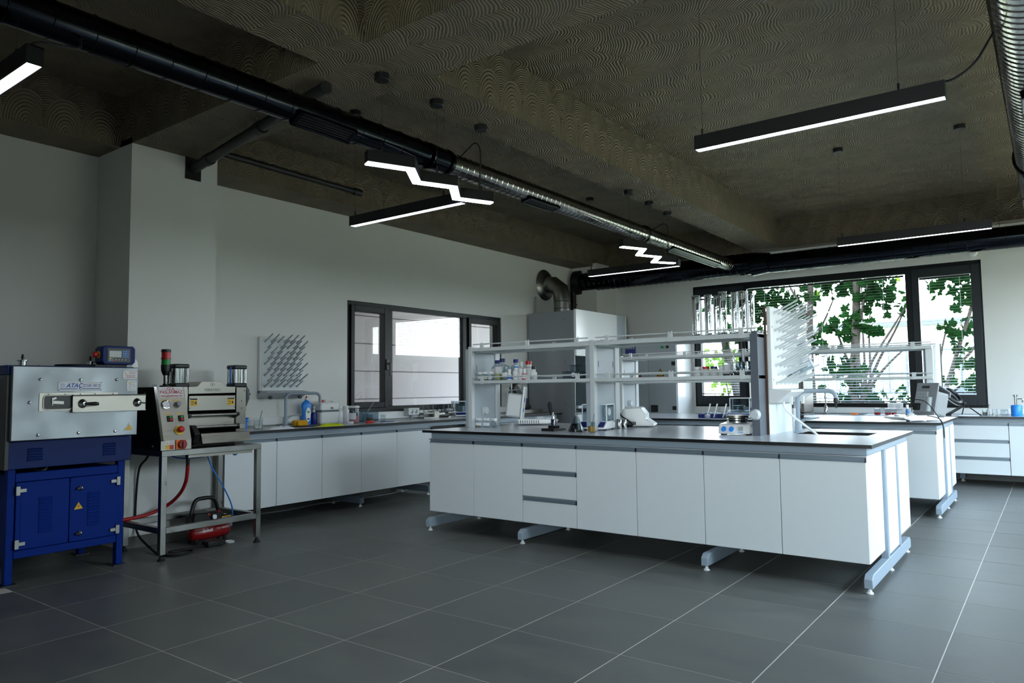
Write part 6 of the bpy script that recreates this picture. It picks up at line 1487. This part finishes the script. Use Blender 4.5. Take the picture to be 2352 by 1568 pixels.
MB().tube(bez([(-.39, 10.55, ZR+.20), (-.35, 10.55, ZR+.205), (-.325, 10.55, ZR+.20), (-.322, 10.55, ZR+.16)]), .007, n=8).build('spout', 'chrome', t)
solo(MB().box(-.96, -.76, 10.36, 10.50, ZR, ZR+.012), 'notepad', 'paper', 'flat white pad lying on the far wall bench under the ring light', 'pad')
# ------------------------------------------------------------------ garden behind window_2
def leaf_shape():
    # broad lobed leaf outline (unit size)
    return [(0, 0), (.32, -.12), (.52, .12), (.38, .30), (.46, .58), (.18, .62), (0, 1.0), (-.18, .62), (-.46, .58), (-.38, .30), (-.52, .12), (-.32, -.12)]
LEAF = leaf_shape()
def leaves(m, c, n, spread, size, rnd):
    for _ in range(n):
        p = Vector(c)+Vector((rnd.gauss(0, spread), rnd.gauss(0, spread*.8), rnd.gauss(0, spread*.75)))
        yaw_ = rnd.uniform(0, 2*PI); til = rnd.gauss(R(100), R(38)); rol = rnd.uniform(-.6, .6); s = size*rnd.uniform(.6, 1.25)
        Mx = Matrix.Translation(p) @ Matrix.Rotation(yaw_, 4, 'Z') @ Matrix.Rotation(til, 4, 'X') @ Matrix.Rotation(rol, 4, 'Y')
        vs = [Mx @ Vector((a*s, b*s, abs(a)*.25*s)) for a, b in LEAF]
        m.add(vs, [tuple(range(12))])
def tree(label, trunk, radii, branches, clusters, seed, mt='leaf', size=.17):
    rnd = random.Random(seed); t = thing('garden_tree', label, 'tree', trunk[0], group=None)
    MB().tube(bez(trunk, 5), [radii[0]+(radii[1]-radii[0])*i/(5*(len(trunk)-1)) for i in range(5*(len(trunk)-1)+1)], n=10).build('trunk', 'trunk', t)
    for b in branches:
        k = 4*(len(b)-1)+1
        MB().tube(bez(b, 4), [.035*(1-.75*i/k) for i in range(k)], n=7).build('branch', 'trunk', t)
    m = MB()
    for c, n, sp in clusters: leaves(m, c, n, sp, size, rnd)
    stuff(m.build('foliage', mt, t, smooth=False, recalc=False))
    return t
GZ = -.25
Y = 15.5
def c3(x, z, dy=0): return (x, Y+dy, z)
tree('garden tree with a straight slim trunk seen beside the big peg rack', [c3(-3.97, GZ), c3(-3.96, .9), c3(-3.98, 2.0), c3(-3.92, 3.2), c3(-3.88, 4.6)], (.085, .05), [[c3(-3.97, 2.1), c3(-3.75, 2.5, .2), c3(-3.55, 3.0, .3)], [c3(-3.95, 2.6), c3(-4.2, 3.1, -.2), c3(-4.4, 3.6, -.2)]],
     [(c3(-3.89, 3.25), 33, 0.19), (c3(-4.35, 2.62), 33, 0.17), (c3(-4.27, 2.95), 38, 0.17), (c3(-3.64, 2.32), 14, 0.11), (c3(-3.82, 2.02), 22, 0.14), (c3(-3.45, 3.15), 33, 0.17), (c3(-3.9, 4.3), 82, 0.51)], 1)
tree('garden tree with several leaning stems in the middle of the large pane', [c3(-3.16, GZ), c3(-3.18, 1.1), c3(-3.12, 1.95), c3(-3.05, 3.2), c3(-3.0, 4.8)], (.11, .06),
     [[c3(-3.10, .7), c3(-2.95, 1.4), c3(-2.69, 1.93), c3(-2.21, 2.73), c3(-2.05, 3.4)], [c3(-3.05, .9), c3(-2.75, 1.7, .2), c3(-2.45, 2.25, .2), c3(-2.15, 2.9, .2)], [c3(-3.12, 2.0), c3(-2.93, 2.8, -.1), c3(-2.75, 3.5, -.1)], [c3(-3.15, 1.3), c3(-3.4, 2.0, .2), c3(-3.6, 2.6, .3)], [c3(-3.1, .8), c3(-2.6, 1.5, -.3), c3(-2.0, 2.1, -.3)]],
     [(c3(-3.08, 3.2), 44, 0.20), (c3(-2.86, 2.85), 33, 0.17), (c3(-2.72, 3.2), 44, 0.19), (c3(-2.5, 2.9), 27, 0.15), (c3(-3.14, 2.40), 38, 0.16), (c3(-3.28, 2.20), 22, 0.14), (c3(-3.37, 1.6), 33, 0.17), (c3(-3.1, 1.45), 27, 0.17), (c3(-2.76, 2.25), 14, 0.10), (c3(-2.36, 2.7), 18, 0.13), (c3(-3.3, 1.0), 33, 0.21), (c3(-3.0, 4.3), 82, 0.59)], 2)
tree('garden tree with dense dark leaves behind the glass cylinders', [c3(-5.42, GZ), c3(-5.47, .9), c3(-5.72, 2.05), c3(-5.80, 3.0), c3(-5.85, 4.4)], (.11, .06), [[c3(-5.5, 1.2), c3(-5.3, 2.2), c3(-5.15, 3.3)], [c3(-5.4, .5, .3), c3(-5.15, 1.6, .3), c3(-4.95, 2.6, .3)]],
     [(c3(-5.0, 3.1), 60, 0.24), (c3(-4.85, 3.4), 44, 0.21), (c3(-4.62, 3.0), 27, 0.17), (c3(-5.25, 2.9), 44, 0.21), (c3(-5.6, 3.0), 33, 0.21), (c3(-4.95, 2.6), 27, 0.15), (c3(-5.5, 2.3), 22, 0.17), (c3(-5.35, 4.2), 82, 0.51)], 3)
tree('thin young garden tree seen through the casement beside the white wall', [c3(-1.95, GZ), c3(-1.80, .6), c3(-1.60, 1.2), c3(-1.38, 1.9), c3(-1.10, 2.8), c3(-.95, 3.6)], (.05, .025), [[c3(-1.75, .8), c3(-1.7, 1.6), c3(-1.55, 2.3)], [c3(-1.5, 1.5), c3(-1.2, 1.8), c3(-.95, 2.2)], [c3(-1.9, .5, .2), c3(-1.5, 1.1, .2), c3(-1.0, 1.5, .2)]],
     [(c3(-1.66, 3.05), 27, 0.17), (c3(-1.32, 3.0), 38, 0.19), (c3(-1.26, 2.7), 25, 0.14), (c3(-1.42, 2.2), 25, 0.14), (c3(-1.42, 1.9), 14, 0.10), (c3(-1.30, 1.55), 14, 0.11), (c3(-1.22, 1.2), 12, 0.10), (c3(-1.75, 1.3), 9, 0.12), (c3(-1.2, 3.6), 33, 0.26)], 4)
rnd = random.Random(9)
for k, (x, y, z, n, sp, mt, lab) in enumerate(((-3.2, 16.5, .55, 160, .30, 'leaf', 'low leafy garden bush below the leaning stems'), (-2.3, 17.5, .6, 150, .32, 'leaf', 'low leafy garden bush towards the white casement'), (-6.3, 17.5, 1.6, 220, .5, 'leaf_bright', 'yellow green garden bush behind the narrow casement'), (-3.3, 17.2, 3.9, 130, .45, 'leaf_bright', 'high yellow green foliage at the head of the garden window'))):
    t = thing('garden_bush', lab, 'bush', (x, y, GZ)); m = MB(); leaves(m, (x, y, z), n, sp, .16, rnd); stuff(m.build('foliage', mt, t, smooth=False, recalc=False))
    for q in range(3): MB().tube([(x+.05*q, y, GZ), (x+.12*(q-1), y, z*.6), (x+.22*(q-1), y+.1*q, z)], [.03, .02, .01], n=6).build('stem', 'trunk', t)
# pale building across the path, low wall, lattice fence
t = thing('office_building', 'pale flat roofed building with dark windows across the garden path', 'building', (-3.0, 31, GZ))
MB().box(-8.0, 2.0, 30.0, 38.0, GZ, 3.35).build('wall', 'far_building', t); MB().box(-8.2, 2.2, 29.7, 38.2, 3.35, 3.55).build('roof', 'far_glass', t)
for k, x in enumerate((-6.6, -4.9, -3.2, -1.5, .2)):
    w_ = MB().box(x-.62, x+.62, 29.93, 30.0, .9, 2.5).build('window', 'far_glass', t); MB().box(x-.55, x-.03, 29.92, 29.93, .97, 2.43).build('pane', 'screen_grey', w_); MB().box(x+.03, x+.55, 29.92, 29.93, .97, 2.43).build('pane', 'screen_grey', w_)
t = thing('lattice_fence', 'square lattice fence behind the leaning stems in the garden', 'fence', (-4.2, 18.6, GZ))
for k in range(22): MB().box(-6.2+k*.2, -6.175+k*.2, 18.6, 18.62, GZ, 2.25).build('upright', 'grey_plastic', t)
for k in range(12): MB().box(-6.2, -1.98, 18.62, 18.64, GZ+.15+k*.2, GZ+.175+k*.2).build('slat', 'grey_plastic', t)
solo(MB().box(-12, 6, 24.5, 24.8, GZ, .75), 'garden_wall', 'pale_path', 'low pale garden wall behind the lattice fence', 'wall', bevel=.02)
t = thing('parked_car', 'dark car parked beyond the garden wall', 'car', (-1.6, 27, GZ))
m = MB(); m.prism([(-3.6, .1), (-3.6, .55), (-3.0, .68), (-2.5, 1.15), (-1.1, 1.18), (-.5, .72), (.3, .62), (.4, .1)], 'Y', 26.2, 27.8); m.build('body', 'dark_grey', t, bevel=.05)
m = MB(); m.prism([(-2.9, .72), (-2.45, 1.08), (-1.15, 1.1), (-.65, .74)], 'Y', 26.18, 27.82); m.build('side_glass', 'far_glass', t)
for x in (-2.9, -.3):
    for y in (26.2, 27.6): MB().cyl((x, y, .07), (x, y+.2, .07), .32, n=18).build('wheel', 'black_rubber', t)
